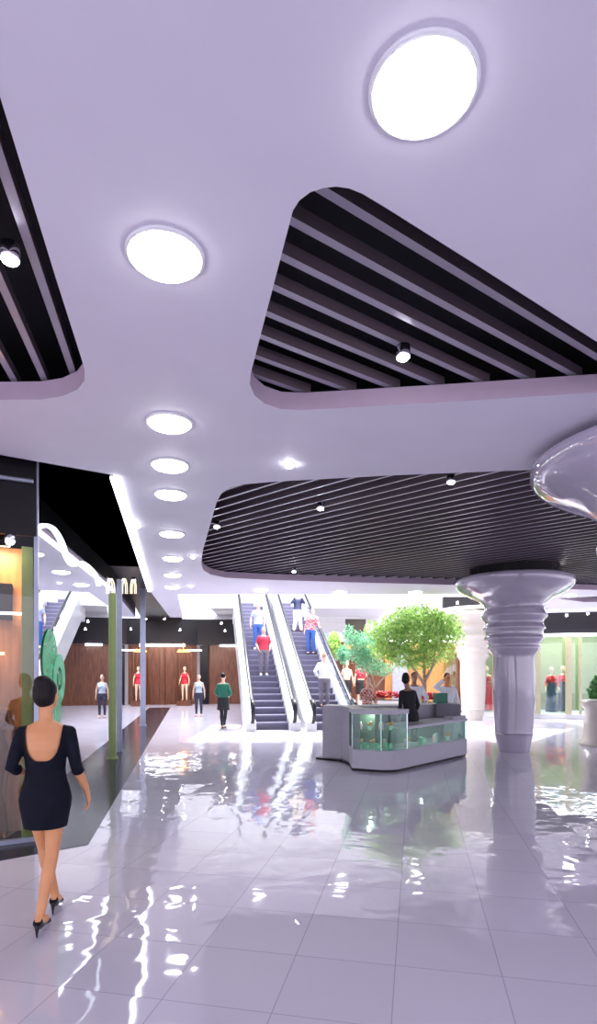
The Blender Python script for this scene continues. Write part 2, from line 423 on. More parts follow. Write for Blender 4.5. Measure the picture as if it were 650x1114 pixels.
# posts
def post(px, ybase, w_, m, label, zt=4.42, side=0):
    p = P(px, ybase, 0); y = p.y; x = fac(y)[0]+.03+side
    q = MB(); q.box((0, 0, zt/2+.02), (w_, w_, zt-.04)); q.box((0, 0, .02), (w_*1.6, w_*1.6, .04))
    o = q.build('shopfront_post', m, loc=(x, y, 0)); tag(o, label, 'post'); return o
post(121, 826, .10, M_green, 'olive green post of the glass shopfront, nearer of the tall posts', zt=3.35)
post(127, 818, .07, M_postg, 'slim dark grey post right behind the olive green post', zt=3.8)
post(157, 790, .12, M_postg, 'grey post at the far end of the glass shopfront')
q = MB(); q.box((0, 0, 2.1), (.04, .04, 4.15)); o = q.build('shopfront_post', M_postg, loc=(FAC0.x, FAC0.y, 0.05)); tag(o, 'thin metal edge post at the corner of the glass shopfront', 'post')
pts = [(42.5,574),(52,571.7),(61,577),(69,590.5),(74.5,606.7),(80.8,614.8),(89.8,612),(98.7,617.5),(106,627),(108.6,637)]
def spline(pts, n=6):
    out = []
    for i in range(len(pts)-1):
        p0 = pts[max(i-1, 0)]; p1 = pts[i]; p2 = pts[i+1]; p3 = pts[min(i+2, len(pts)-1)]
        for k in range(n):
            t = k/n; out.append(.5*((2*p1)+(p2-p0)*t+(2*p0-5*p1+4*p2-p3)*t*t+(3*p1-p0-3*p2+p3)*t**3))
    out.append(pts[-1]); return out
nz_ = MB(); cv = spline([on_fac(*p) for p in pts]); nz_.tube(cv, .02, 8)
tag(nz_.build('glow_line', emis('glow', (.8, .88, 1), 2.2), smooth=True), 'wavy white neon line along the top of the glass shopfront', 'neon light')  # emissive tube laid along the wavy white line
for px, w_, lab in ((121.5, 3.2, 'small glowing arch above the olive green post'), (136, 2.5, 'narrow gilded arch right of the grey post on the dark fascia'), (146, 2.2, 'farthest narrow arch on the dark fascia')):
    q = [on_fac(px-w_, 646), on_fac(px-w_*.9, 636), on_fac(px, 629.5), on_fac(px+w_*.9, 636), on_fac(px+w_, 646)]
    m = MB(); m.tube(spline(q, 4), .012, 6); tag(m.build('gilt_arch', emis('arch_glow', (1, .85, .6), 1.3), smooth=True), lab, 'neon light', 'glowing arches')  # gilded arches and their repeated reflections, given a glow of their own
# corner shop interior
def cshop(u, v):  # u along front (from the corner outward), v inward
    n = Vector((fd.y, -fd.x));  n = n if n.y > 0 else -n
    p = FAC0+fd*u+n*v; return p
q = MB(); q.quadstrip(cshop(.03, .08), cshop(.14, .08), 0.01, 3.1, .06); struct(q.build('trim_green_pillar', M_green))
q = MB(); q.quadstrip(cshop(.10, .5), cshop(5, .5), 0.01, 3.15, .06); struct(q.build('wall_corner_shop', M_woodo))
q = MB(); q.quadstrip(cshop(.22, .44), cshop(.48, .44), 2.35, 2.75, .05); tag(q.build('wall_niche', M_dark), 'dark square panel high on the orange wood wall of the corner shop', 'panel')
for z, lab, u0, u1 in ((2.42, 'bright horizontal light tube across the orange wood wall', .3, 1.6), (1.98, 'amber horizontal light tube lower on the orange wood wall', .5, 1.6)):
    a = cshop(u0-.2, .38); b = cshop(u1, .38); m = MB(); m.tube([(a.x, a.y, z), (b.x, b.y, z)], .014, 8)
    tag(m.build('light_tube', emis('tube'+str(z), (1, .9, .8) if z > 2.2 else (1, .55, .2), 5)), lab, 'light tube')
a = cshop(.03, -.07); b = cshop(1.6, -.07); m = MB(); m.tube([(a.x, a.y, 3.76), (b.x, b.y, 3.76)], .022, 10)
for u in (.1, .8, 1.5):
    c1 = cshop(u, -.07); c2 = cshop(u, -.02); m.tube([(c1.x, c1.y, 3.76), (c2.x, c2.y, 3.76)], .01, 6)
tag(m.build('lighting_rail', M_postg, smooth=True), 'grey rail on the dark fascia above the corner shop at the left edge', 'rail')
# added discs standing in for green rounds seen within the glass
gs = on_fac(57, 722, .02); M_gdisc = mat('green_disc', (.0, .50, .16), .25, alpha=.8); M_gdisc2 = mat('green_disc_pale', (.12, .70, .36), .25, alpha=.8)
gr_ = empty('green_rounds', gs, math.atan2(FACD.y, FACD.x), 'emerald green overlapping rounds seen in the shop glass behind the woman', 'sign')
def disc(cx, cz, r0, r1, y, nm, mt):
    m = MB(); m.lathe([(r0, 0), (r1, 0), (r1, .004), (r0, .004), (r0, 0)], 40, Matrix.Translation((cx, y, cz)) @ Matrix.Rotation(PI/2, 4, 'X'), closed=False); m.build(nm, mt, gr_)
disc(-.1, .05, .0, .34, 0, 'disc', M_gdisc); disc(.32, -.18, .14, .30, -.006, 'ring', M_gdisc2); disc(.32, -.18, 0, .09, -.006, 'dot', M_gdisc)
disc(.1, -.55, .0, .28, -.012, 'disc', M_gdisc)
# main shop interior behind the mirror glass
q = MB(); q.quadstrip((-4.2, 8.5), (-3.2, 28), 0.01, 4.4, .1); struct(q.build('wall_shop_left', M_green))

# ------------------------------------------------------------------ far-left brown shop
A = W(-9.0, 28.8); B = W(-5.4, 30.2); C_ = W(-2.4, 30.0); B2 = W(-4.35, 30.2)
q = MB(); q.quadstrip(A, B, 0.01, 3.12, .12); q.quadstrip(W(-5.1,30.3), W(-1.5,30.3), 0.01, 3.12, .12); struct(q.build('wall_brown_shop', M_wood))
q = MB(); q.quadstrip(W(-9,28.55), W(-5.3,29.9), 3.12, 4.45, .16); q.quadstrip(W(-5.3,29.9), W(-1.6,29.9), 3.12, 4.45, .16); struct(q.build('trim_dark_fascia', M_dark))
q = MB(); q.quadstrip(W(-9,28.4), W(-5.9,29.55), 3.02, 3.14, .1); o = tag(q.build('linear_light', M_led), 'long white light strip above the brown wooden shop', 'ceiling light')
q = MB(); q.quadstrip(W(-4.1,29.7), W(-3.3,29.7), 3.02, 3.12, .1); tag(q.build('linear_light', M_led), 'short white light strip just left of the escalator side', 'ceiling light')
q = MB(); q.quadstrip(W(-5.2,30.1), W(-4.75,30.1), .01, 3.1, .14); struct(q.build('door_1', M_dark))
for i, X in enumerate((-8.2, -7.5, -6.9, -6.25, -5.65)):
    d = 28.8+(X+9)/3.6*1.4; p = W(X, d-.12)
    q = MB(); q.box((0, 0, 1.5), (.06, .05, 3.0), -YAW); tag(q.build('wood_mullion', M_wood, loc=(p.x, p.y, .01)), 'reddish wood mullion of the brown shop wall', 'mullion', 'mullions of the brown shop wall')
q = MB(); q.quadstrip(W(-6.0,29.4), W(-5.0,29.4), 2.78, 2.84, .04); tag(q.build('door_sign', M_led), 'thin white lit bar above the brown shop doorway', 'sign')
p = W(-5.9, 29.2, 2.75); m = MB()
for dx in (-.18, .18, 0): m.lathe([(.02, .12), (.1, .06), (.15, -.03)], 16, Matrix.Translation((dx, 0, 0)), closed=False)
m.tube([(0, 0, .1), (0, 0, .45)], .01, 6)
tag(m.build('pendant_lamp', emis('amber_shade', (1, .5, .12), 3), loc=p, smooth=True), 'cluster of amber pendant shades above the brown shop window', 'lamp')

# ------------------------------------------------------------------ atrium beyond
q = MB(); q.quadstrip(W(-9,30.8), W(20,33.5), 4.45, 10, .2); struct(q.build('wall_back', M_wall))
q = MB(); q.quadstrip(W(-9,30.7), W(14,33.3), 0, 4.45, .1); struct(q.build('wall_back_lower', M_wall))
q = MB(); q.quadstrip(W(-9,30.2), W(-9,16), 4.5, 10, .2); struct(q.build('wall_atrium_left', M_wall))
q = MB(); q.quadstrip(W(20,33), W(20,10), 0, 10, .2); struct(q.build('wall_right', M_wall))
# unseen roof, added with a skylight opening placed to aim the sun patch
roofo = cc([(-10,15.2),(21,15.2),(21,34),(-10,34)]); hole = cc([(2.6,17.2),(13.5,17.2),(13.5,26.0),(2.6,26.0)])
hole2 = cc([(-4,17),(1.6,17),(1.6,23),(-4,23)])
o = slab_with_holes('ceiling_unseen_roof', roofo, [hole, hole2], 9.6, .3, M_wall); struct(o)
q = MB()
for X in (4.6, 6.8, 9, 11.2): q.quadstrip(W(X,17.2), W(X,26), 9.65, 9.85, .08)
for d in (19.4, 21.6, 23.8): q.quadstrip(W(2.6,d), W(13.5,d), 9.65, 9.85, .08)
struct(q.build('window_skylight_frame', M_white))
q = MB()
for X in (-3, -1.5, 0): q.quadstrip(W(X,17), W(X,23), 9.65, 9.85, .08)
for d in (18.5, 20, 21.5): q.quadstrip(W(-4,d), W(1.6,d), 9.65, 9.85, .08)
struct(q.build('window_left_skylight_frame', M_white))
# upper storey: slab edge and front parapet above the ceiling
q = MB(); q.prism(cc([(-3.35,15.8),(5.3,15.8),(8.45,19.7),(14,18.6),(14,18.5),(8.45,19.5),(5.4,15.7),(-3.35,15.7)]), 4.04, 4.9); struct(q.build('wall_atrium_parapet', M_white))
# upper landing
q = MB(); q.prism(cc([(-4.2,27.1),(4.2,27.1),(4.6,31.8),(-4.4,31)]), 4.75, 5.0); struct(q.build('floor_upper_landing', M_white))

# ------------------------------------------------------------------ escalators
TAN = .487; RUN = .41; RISE = RUN*TAN; NST = 25
ESC_H = -8.5
def escalator(Xc, label, first=None):
    base = W(Xc, 17.0)
    if first: return dup(first, base, rotz(ESC_H), label)
    r = empty('escalator', base, rotz(ESC_H), label, 'escalator', 'escalators')
    for i in range(NST):
        m = MB(); y = .35+i*RUN; z = RISE*(i+1)
        m.box((0, y+RUN/2, z-.02), (1.0, RUN, .04))
        n = m.build('step', M_step, r)
        k = MB(); k.box((0, y+.012, z-RISE/2-.02), (1.0, .02, RISE-.04))
        k.build('riser', M_riser, n)
    q = MB(); q.box((0, .12, .012), (1.02, .46, .02)); q.build('comb_plate', M_chrome, r)
    L_ = NST*RUN
    for s in (-1, 1):
        x = s*.62
        # white side decking
        q = MB(); pr = [(-.15, 0.0), (-.15, .26), (.30, .30), (.35+L_, .40+RISE*NST), (.35+L_+1.0, .40+RISE*NST), (.35+L_+1.0, RISE*NST-.9), (.35+L_, RISE*NST-.9), (1.7, 0.0)]
        x0, x1 = s*.51, s*.82
        n = len(pr); vsx = [(x0, a, b) for a, b in pr]+[(x1, a, b) for a, b in pr]
        q.add(vsx, [tuple(range(n)), tuple(range(n, 2*n))[::-1]]+[(i, n+i, n+(i+1) % n, (i+1) % n) for i in range(n)])
        q.build('side_cladding', M_white, r)
        # glass balustrade
        ln = [(-.32, .62), (-.28, .45), (-.18, .28), (.30, .28), (.35+L_, .40+RISE*NST), (.35+L_, 1.0+RISE*NST), (.45, .98), (.1, .90), (-.18, .86), (-.28, .78)]
        n = len(ln); x0, x1 = x-.008, x+.008; q = MB()
        vsx = [(x0, a, b) for a, b in ln]+[(x1, a, b) for a, b in ln]
        q.add(vsx, [tuple(range(n)), tuple(range(n, 2*n))[::-1]]+[(i, n+i, n+(i+1) % n, (i+1) % n) for i in range(n)])
        q.build('glass_balustrade', M_bal, r)
        hp = [(x, -.10, .24), (x, -.26, .30), (x, -.35, .42), (x, -.38, .60), (x, -.34, .78), (x, -.22, .88), (x, .1, .93), (x, .45, 1.0), (x, .35+L_, 1.02+RISE*NST), (x, .9+L_, 1.05+RISE*NST)]
        q = MB(); q.tube(spline([Vector(p) for p in hp], 5), [(.06, .04)]*46, 8, up=(1, 0, 0)); q.build('handrail', M_rubber, r, smooth=True)
    # soffit of the truss
    q = MB(); y1 = .35+L_; vsx = [(-.5, 1.75, .01), (.5, 1.75, .01), (.5, y1, RISE*NST-.85), (-.5, y1, RISE*NST-.85), (-.5, 1.75, .06), (.5, 1.75, .06), (.5, y1, RISE*NST-.8), (-.5, y1, RISE*NST-.8)]
    q.add(vsx, [(0,3,2,1),(4,5,6,7),(0,1,5,4),(2,3,7,6),(1,2,6,5),(0,4,7,3)]); q.build('truss_soffit', M_white, r)
    return r
EX = (-.76, 1.02)
e1 = escalator(EX[0], 'left escalator with black handrails, carrying the man in the red shirt')
e2 = escalator(EX[1], 'right escalator behind the kiosk, carrying the person in the red checked shirt', e1)
def on_esc(which, i, x):   # point on step i, x metres right of its centre line
    base = W(EX[which], 17.0); M = Matrix.Translation(base) @ Matrix.Rotation(rotz(ESC_H), 4, 'Z')
    return M @ Vector((x, .35+i*RUN+RUN*.55, RISE*(i+1)))

# ------------------------------------------------------------------ columns
def wob(sd):
    def f(r, z, a):
        k = 1+.035*math.sin(2*a+z*3.1+sd)*(1 if .3 < z < 3.2 else .4)*min(1, r)
        return r*k*math.cos(a), r*k*math.sin(a), z
    return f
prof = [(.33,0),(.34,.05),(.40,.36),(.418,.40),(.40,.44),(.43,.9),(.455,1.3),(.46,1.7),(.45,2.0),(.46,2.13),(.52,2.22),(.56,2.29),(.54,2.36),(.58,2.43),(.625,2.5),(.595,2.57),(.60,2.66),(.645,2.72),(.615,2.79),(.60,2.86),(.665,2.95),(.685,3.02),(.64,3.10),(.62,3.18),(.66,3.27),(.78,3.37),(.97,3.46),(1.12,3.54),(1.23,3.62),(1.275,3.70),(1.28,3.79),(1.24,3.83)]
def dense(pr, n=3):
    s = spline([Vector((r, z, 0)) for r, z in pr], n); return [(p.x, p.y) for p in s]
def column(X, d, label, m, sd, top=3.86, body=None):
    r = empty('column', W(X, d), 0, label, 'column', 'bulging columns')
    sc = top/3.86
    MB().lathe([(a, b*sc) for a, b in dense(prof)], 64, fn=wob(sd)).build('shaft', m, r, smooth=True)
    MB().lathe([(.95, top-.01), (.95, 4.04 if top < 4 else top+.04)], 40).build('neck', M_dark if d < 13 and d > 10 else m, r, smooth=False)
    return r
column(4.80, 12.7, 'glossy lavender bulging column right of the kiosk, standing full height', M_col, .5)
column(3.55, 5.35, 'large flared column head at the right edge, its shaft outside the photo', M_col, 2)
column(6.31, 20.6, 'pale cream sunlit column standing behind the glossy column', M_col2, 1, top=3.86)
struct(MB().prism(cc([(4.9,21.2),(5.4,20.0),(6.6,19.0),(8.6,19.5),(8.9,23),(5.0,23.4)]), 3.9, 4.02).build('ceiling_shop_soffit', M_wall))
# white pedestal at the right edge
m = MB(); m.lathe([(.0,0),(.50,0),(.50,.08),(.42,.14),(.40,.5),(.38,.85),(.46,.95),(.47,1.08),(.36,1.1),(.0,1.1)], 40, closed=False)
o = m.build('planter_pot', M_col2, loc=W(7.25, 13.6), smooth=True); tag(o, 'round white pedestal planter cut off by the right edge', 'planter')

# ------------------------------------------------------------------ right-hand shops
def wallseg(p, q_, z0, z1, t=.1): m = MB(); m.quadstrip(p, q_, z0, z1, t); return m
R0 = W(5.6, 22.6); R1 = W(8.9, 21.6); R2 = W(14, 20.2)
M_shopw = mat('shop_cream', (.42, .39, .26), .5, var=.06)
M_shopg = mat('shop_olive', (.17, .18, .09), .5, var=.08)
struct(wallseg(W(5.2,24.8), W(15,22.4), .16, 3.3).build('wall_shop_right', M_shopg))
struct(wallseg(R0, R2, 3.15, 3.95, .3).build('trim_fascia_right', M_dark))
tag(wallseg(W(5.6,22.3), W(14,19.9), 3.06, 3.15, .14).build('linear_light', M_led), 'long white light strip above the dress shop window at the right', 'ceiling light')
struct(MB().prism(cc([(5.3,22.2),(14.4,19.8),(15.4,22.3),(5.2,25)]), .006, .16).build('floor_shop_platform', M_white))
struct(wallseg(W(5.7,22.45), W(14,20.1), .16, 3.06, .02).build('window_3', M_glass))
for i, (px, d, w_, lab) in enumerate(((503,22.2,.22,'cream frame post at the left end of the dress shop'), (583,21.2,.34,'wide cream frame post left of the black and red gowns'), (619,20.9,.2,'cream frame post right of the black and red gowns'), (632,20.8,.08,'thin frame post of the dress shop window near the right edge'))):
    p = D(px, d); q = MB(); q.box((0, 0, 1.46), (w_, .12, 2.9), -YAW-.25); tag(q.build('frame_post', M_shopw, loc=(p.x, p.y, .165)), lab, 'post')
q = MB(); q.quadstrip(W(5.2,19.6+5.2), W(15,22.4+2.4), 3.3, 3.4, .1)
# upper dark fascia seen over the tree
struct(wallseg(D(482,21.5), D(522,21.5), 4.02, 4.55, .2).build('trim_fascia_tree', M_dark))
# shop behind the trees
struct(wallseg(D(366,23.5), D(420,23.2), 0.01, 2.95, .1).build('wall_wood_shop_left', M_wood))
struct(wallseg(D(419,22.9), D(500,22.6), 0.01, 3.0, .1).build('wall_wood_shop_right', M_woodo))
struct(wallseg(D(427,22.3), D(444,22.3), 0.01, 2.95, .2).build('trim_grey_pier', M_postg))
struct(wallseg(D(376,23.0), D(398,23.0), 3.05, 3.85, .2).build('trim_black_box_sign', M_dark))
q = MB(); q.quadstrip(D(372,21.3), D(398,21.3), .01, .39, .6); tag(q.build('display_plinth', M_wood), 'long low wooden plinth under the pair of mannequins behind the small tree', 'plinth')
q = MB(); q.prism([tuple(D(373,22.0)[:2]), tuple(D(398,22.0)[:2]), tuple(D(398,23)[:2]), tuple(D(373,23)[:2])], 2.62, 2.78); tag(q.build('orange_canopy', mat('orange_canopy', (.8, .25, .04), .5)), 'orange canopy above the two mannequins behind the small tree', 'canopy')
struct(wallseg(D(498,22.2), D(508,22.2), 0.01, 3.05, .3).build('trim_wood_pier', M_wood))
tag(wallseg(D(425,22.0), D(500,22.0), 2.9, 2.95, .06).build('linear_light', M_led), 'thin white light strip seen through the crown of the large tree', 'ceiling light')
# glass screen with greenery left of the trees
q = MB(); q.quadstrip(D(352,24.5), D(376,24.2), .02, 3.4, .02); struct(q.build('window_4', M_glass))

# ------------------------------------------------------------------ kiosk
K = empty('kiosk_counter', W(.9, 10.2), 0, 'grey island kiosk with green glass display cases at the corner', 'kiosk')
def kadd(m, name, mt, parent=K, bevel=0, smooth=False):
    o = m.build(name, mt, parent, bevel=bevel, smooth=smooth)
    k = W(.9, 10.2)
    for v in o.data.vertices: v.co = v.co-k
    return o
def arc(c, r, a0, a1, n=8): return [(c[0]+r*math.cos(a0+(a1-a0)*i/n), c[1]+r*math.sin(a0+(a1-a0)*i/n)) for i in range(n+1)]
# plan in (X,d): front edge, rounded corner, long side
sd_ = Vector((3.52-1.72, 11.90-9.97)).normalized(); sn = Vector((-sd_.y, sd_.x))     # inward normal of the long side
def cornerpath(off=0.0):
    a = Vector((.96, 10.19+off)); 
    c0 = Vector((1.35, 10.02+off)); c1 = Vector((1.72, 9.97))+sn*off; e = Vector((3.52, 11.90))+sn*off
    mid = Vector((1.56, 9.93+off))
    pts = [a, c0]
    for i in range(1, 8):
        t = i/8; pts.append(c0*(1-t)**2+mid*2*t*(1-t)+(c1+sd_*.12)*t*t)
    return pts, e
def ring(off0, off1, z0, z1, name, m, t_end=None, start=0, bevel=0, t0=None):
    o0, e0 = cornerpath(off0); o1, e1 = cornerpath(off1)
    if t0 is None: P0 = o0; P1 = o1
    else: P0 = [Vector((1.72, 9.97))+sn*off0+sd_*t0]; P1 = [Vector((1.72, 9.97))+sn*off1+sd_*t0]
    if t_end is not None: e0 = Vector((1.72, 9.97))+sn*off0+sd_*t_end; e1 = Vector((1.72, 9.97))+sn*off1+sd_*t_end
    poly = [tuple(p) for p in P0]+[tuple(e0), tuple(e1)]+[tuple(p) for p in reversed(P1)]
    return kadd(MB().prism([tuple(W(*p)[:2]) for p in poly], z0, z1), name, m, bevel=bevel)
ring(.03, .60, 0.005, .05, 'toe_kick', M_dark)
ring(0, .62, .05, .36, 'plinth', M_greyl)
SPL = .36
ring(.02, .60, .36, .38, 'display_deck', M_greyl)
ring(.01, .022, .38, 1.02, 'high_display_glass', M_gglass, t_end=SPL)
ring(-.01, .62, 1.02, 1.10, 'high_counter_top', M_greyl, t_end=SPL+.02)
ring(.012, .024, .38, .74, 'low_display_glass', M_gglass, t0=SPL+.02)
ring(-.01, .60, .74, .79, 'low_counter_top', M_greyl, t0=SPL+.02)
ring(.56, .60, .38, 1.02, 'display_back_high', mat('case_back', (.08, .13, .10), .4), t_end=SPL)
ring(.54, .58, .38, .74, 'display_back_low', MATS['case_back'], t0=SPL)
for p in ((.97, 10.21), (1.45, 10.03), tuple(Vector((1.72, 9.97))+sd_*SPL+sn*.02), tuple(Vector((3.50, 11.88))+sn*.03)):
    w0 = W(p[0], p[1]); z1 = 1.02 if p[0] < 2.2 else .74
    m = MB(); m.box((w0.x, w0.y, (.38+z1)/2), (.022, .022, z1-.38)); kadd(m, 'glass_post', M_chrome)
# left tall block and rear counters
def kpoly(pl, z0, z1, name, m, bevel=0): return kadd(MB().prism([tuple(W(*p)[:2]) for p in pl], z0, z1), name, m, bevel=bevel)
kpoly([(.48,11.42),(.86,11.25),(1.00,10.72),(1.12,10.8),(1.30,11.5),(.62,11.9)], .04, 1.09, 'tall_block', M_grey, .008)
kpoly([(.35,11.5),(.85,11.12),(.98,10.62),(1.15,10.7),(1.35,11.6),(.6,12.0)], .003, .04, 'floor_plate', M_dark)
kpoly([(.96,10.22),(1.02,10.75),(1.14,10.8),(1.10,10.22)], .05, 1.02, 'joining_panel', M_greyd)
kpoly([(.62,11.95),(1.30,11.55),(3.15,12.45),(3.0,12.95)], .01, 1.06, 'rear_counter', M_grey, .008)
kpoly([(2.95,12.2),(3.42,12.0),(3.55,12.5),(3.1,12.75)], .01, 1.08, 'corner_block', M_greyd, .008)
kpoly([(3.42,12.02),(3.50,11.92),(3.15,11.60),(3.0,11.75)], .38, .85, 'end_panel', M_grey)
# wares in the case
wares = [(.06,'small green gift box',(.09,.09,.09)),(.2,'',0)]
k = 0
M_w = [mat('ware_green', (.10,.45,.28), .4), mat('ware_pale', (.65,.75,.65), .4), mat('ware_orange', (.85,.35,.08), .4), mat('ware_pink', (.75,.4,.45), .4)]
def ware(X, d, z, kind, label):
    p = W(X, d, z); m = MB()
    if kind == 0:
        r = empty('gift_box', p, .4, label, 'box', 'wares in the display case')
        MB().box((0,0,.05), (.11,.11,.10)).build('carton', M_w[0], r); MB().lathe([(.034,0),(.034,.004),(.018,.004),(.018,0)],20, Matrix.Translation((0,-.057,.05)) @ Matrix.Rotation(PI/2,4,'X'), closed=False).build('round_emblem', M_w[1], r)
    elif kind == 1:
        r = empty('flower_pot', p, 0, label, 'plant', 'wares in the display case')
        MB().lathe([(.03,0),(.045,.07),(.04,.07)],16).build('pot', M_w[1], r)
        m = MB()
        for i in range(9):
            a = i*2.4; m.ell((.035*math.cos(a), .035*math.sin(a), .10+.02*(i % 3)), (.02,.02,.018), 8, 6)
        m.build('blossoms', M_w[2], r, smooth=True)
    else:
        r = empty('glass_jar', p, 0, label, 'jar', 'wares in the display case')
        MB().lathe([(.04,0),(.045,.02),(.045,.11),(.03,.13)],16).build('jar_body', M_w[3] if kind == 2 else M_w[0], r, smooth=True)
        MB().lathe([(.034,.13),(.034,.15)],16).build('lid', M_w[1], r)
    return r
def sidept(t, off): v = Vector((1.72, 9.97))+sd_*t+sn*off; return v.x, v.y
ws = [(1.05,10.34,.38,0,'green box with a pale round mark, leftmost on the lower level of the tall case'),(1.22,10.30,.38,0,'green box with a pale round mark, second from left in the tall case'),(1.40,10.26,.38,0,'green box with a pale round mark near the rounded corner of the tall case'),
      (1.62,10.3,.38,0,'green box right of the rounded corner of the tall case'),(1.14,10.5,.38,1,'potted orange flowers behind the left boxes in the tall case'),(1.36,10.48,.38,1,'potted orange flowers behind the corner in the tall case'),(1.58,10.52,.38,2,'pink jar in the tall case behind the right box')]
for a in ws: ware(*a)
nm = ['nearest the tall case', 'second from the tall case', 'third along the low case', 'in the middle of the low case', 'fifth along the low case', 'sixth along the low case', 'near the far end of the low case', 'at the far end of the low case']
for i in range(8):
    x, y = sidept(.55+i*.26, .16+.12*(i % 2)); kd = (2, 1, 3, 0, 2, 3, 1, 3)[i]
    ware(x, y, .38, kd, {0:'green box ',1:'potted orange flowers ',2:'pink jar ',3:'green jar '}[kd]+nm[i])
# shelf with jars in tall case
x0 = W(1.0,10.28); kadd(MB().prism([tuple(W(*p)[:2]) for p in ((1.0,10.28),(1.6,10.12),(1.9,10.45),(1.55,10.55),(1.05,10.6))], .70, .71), 'glass_shelf', M_gglass)
for i, (X, d, kd) in enumerate(((1.12,10.42,2),(1.3,10.36,1),(1.5,10.32,2),(1.68,10.38,1))):
    ware(X, d, .71, kd, {2:'pink jar ',1:'small potted orange flowers '}[kd]+('leftmost on the glass shelf', 'second on the glass shelf', 'third on the glass shelf', 'rightmost on the glass shelf')[i])
# things on the counters
q = MB(); q.box((0,0,.11), (.26,.2,.22)); tag(q.build('shop_bag', mat('green_bag', (.02,.16,.10), .5), loc=W(3.1,12.45,1.08), bevel=.01), 'dark green bag on the dark corner block of the kiosk', 'bag')

# ------------------------------------------------------------------ trees and planters
def leafmesh(clusters, n, size, seed):
    rnd = random.Random(seed); m = MB(); tot = sum(c[1][0]*c[1][1]*c[1][2] for c in clusters)
    for c, r in clusters:
        for _ in range(int(n*r[0]*r[1]*r[2]/tot)):
            while True:
                v = Vector((rnd.uniform(-1,1), rnd.uniform(-1,1), rnd.uniform(-1,1)))
                if .25 < v.length < 1: break
            nf = noise.noise(v*3+Vector(c)); v *= (.85+.35*nf)
            p = Vector(c)+Vector((v.x*r[0], v.y*r[1], v.z*r[2])); s = size*rnd.uniform(.6, 1.3)
            R = Euler((rnd.uniform(0,6), rnd.uniform(0,6), rnd.uniform(0,6))).to_matrix()
            q = [R @ Vector(a)*s for a in ((-1,0,0),(0,-.45,.05),(1,0,0),(0,.45,.05))]
            m.add([p+a for a in q], [(0,1,2,3)])
    return m
def leafmat(name, c0, c1):
    m = bpy.data.materials.new(name); m.use_nodes = True; N = m.node_tree.nodes; L = m.node_tree.links; b = N['Principled BSDF']
    tc = N.new('ShaderNodeTexCoord'); nz = N.new('ShaderNodeTexNoise'); nz.inputs['Scale'].default_value = 9; cr = N.new('ShaderNodeValToRGB')
    cr.color_ramp.elements[0].color = (*c0,1); cr.color_ramp.elements[1].color = (*c1,1); cr.color_ramp.elements[0].position = .35; cr.color_ramp.elements[1].position = .65
    L.new(tc.outputs['Object'], nz.inputs['Vector']); L.new(nz.outputs['Fac'], cr.inputs[0]); L.new(cr.outputs[0], b.inputs['Base Color'])
    b.inputs['Roughness'].default_value = .5
    tr = N.new('ShaderNodeBsdfTranslucent'); L.new(cr.outputs[0], tr.inputs[0]); mx = N.new('ShaderNodeMixShader'); mx.inputs[0].default_value = .45
    L.new(b.outputs[0], mx.inputs[1]); L.new(tr.outputs[0], mx.inputs[2]); L.new(mx.outputs[0], N['Material Output'].inputs[0]); return m
LF = leafmat('leaf_bright', (.18,.40,.08), (.62,.80,.28)); LT = leafmat('leaf_cool', (.10,.36,.20), (.36,.64,.42)); LD = leafmat('leaf_deep', (.02,.12,.03), (.10,.26,.07))
M_bark = mat('bark', (.42,.33,.24), .8, var=.25, scale=30)
def tree(loc, label, trunk, clusters, leaf, n, size, seed):
    r = empty('indoor_tree', loc+Vector((0,0,.0)), 0, label, 'tree')
    m = MB()
    for pts, rad in trunk: m.tube(spline([Vector(p) for p in pts], 4), [rad*(1-.6*i/((len(pts)-1)*4)) for i in range((len(pts)-1)*4+1)], 10)
    m.build('trunk', M_bark, r, smooth=True)
    leafmesh(clusters, n, size, seed).build('foliage', leaf, r)
    return r
# big tree
bt = D(462, 15.6)
def cl(px, py, rx, rz, d0=15.6, base=bt, ry=None):
    p = D(px, d0, ZY(py, d0))-base; return ((p.x, p.y, p.z), (rx/F*d0, (ry or rx*.8)/F*d0, rz/F*d0))
tree(bt, 'large leafy tree with a wide bright green crown behind the kiosk',
     [(((0,0,.5),(.02,0,1.2),(.0,0,1.75)),.075),(((0,0,1.4),(-.35,0,1.9),(-.7,.1,2.4)),.05),(((0,0,1.5),(.4,.05,2.1),(.7,0,2.6)),.05),(((0,0,1.6),(.05,.1,2.3),(.0,0,3.0)),.045),(((0,0,1.45),(.15,-.2,1.9),(.2,-.3,2.5)),.035)],
     [cl(460,690,40,26),cl(435,680,26,16),cl(480,680,28,18),cl(425,695,24,20),cl(455,668,32,12),cl(440,714,26,15),cl(472,710,26,14),cl(495,692,14,16),cl(410,686,17,13),cl(458,722,22,10),cl(420,706,22,14)], LF, 15000, .042, 1)
st = D(408, 16.6)
def cs(px, py, rx, rz): return cl(px, py, rx, rz, 16.6, st)
tree(st, 'smaller tree with a forked pale trunk and blue green leaves left of the large tree',
     [(((0,0,.5),(.0,0,1.0),(.0,0,1.3)),.055),(((0,0,1.2),(-.25,0,1.6),(-.55,0,2.1)),.035),(((0,0,1.25),(.3,0,1.6),(.75,.05,1.95)),.035),(((0,0,1.3),(-.05,.1,1.7),(-.1,0,2.3)),.03)],
     [cs(400,702,24,16),cs(385,695,14,12),cs(402,722,18,14),cs(418,728,14,10),cs(392,712,18,14),cs(380,686,8,8)], LT, 4200, .038, 2)
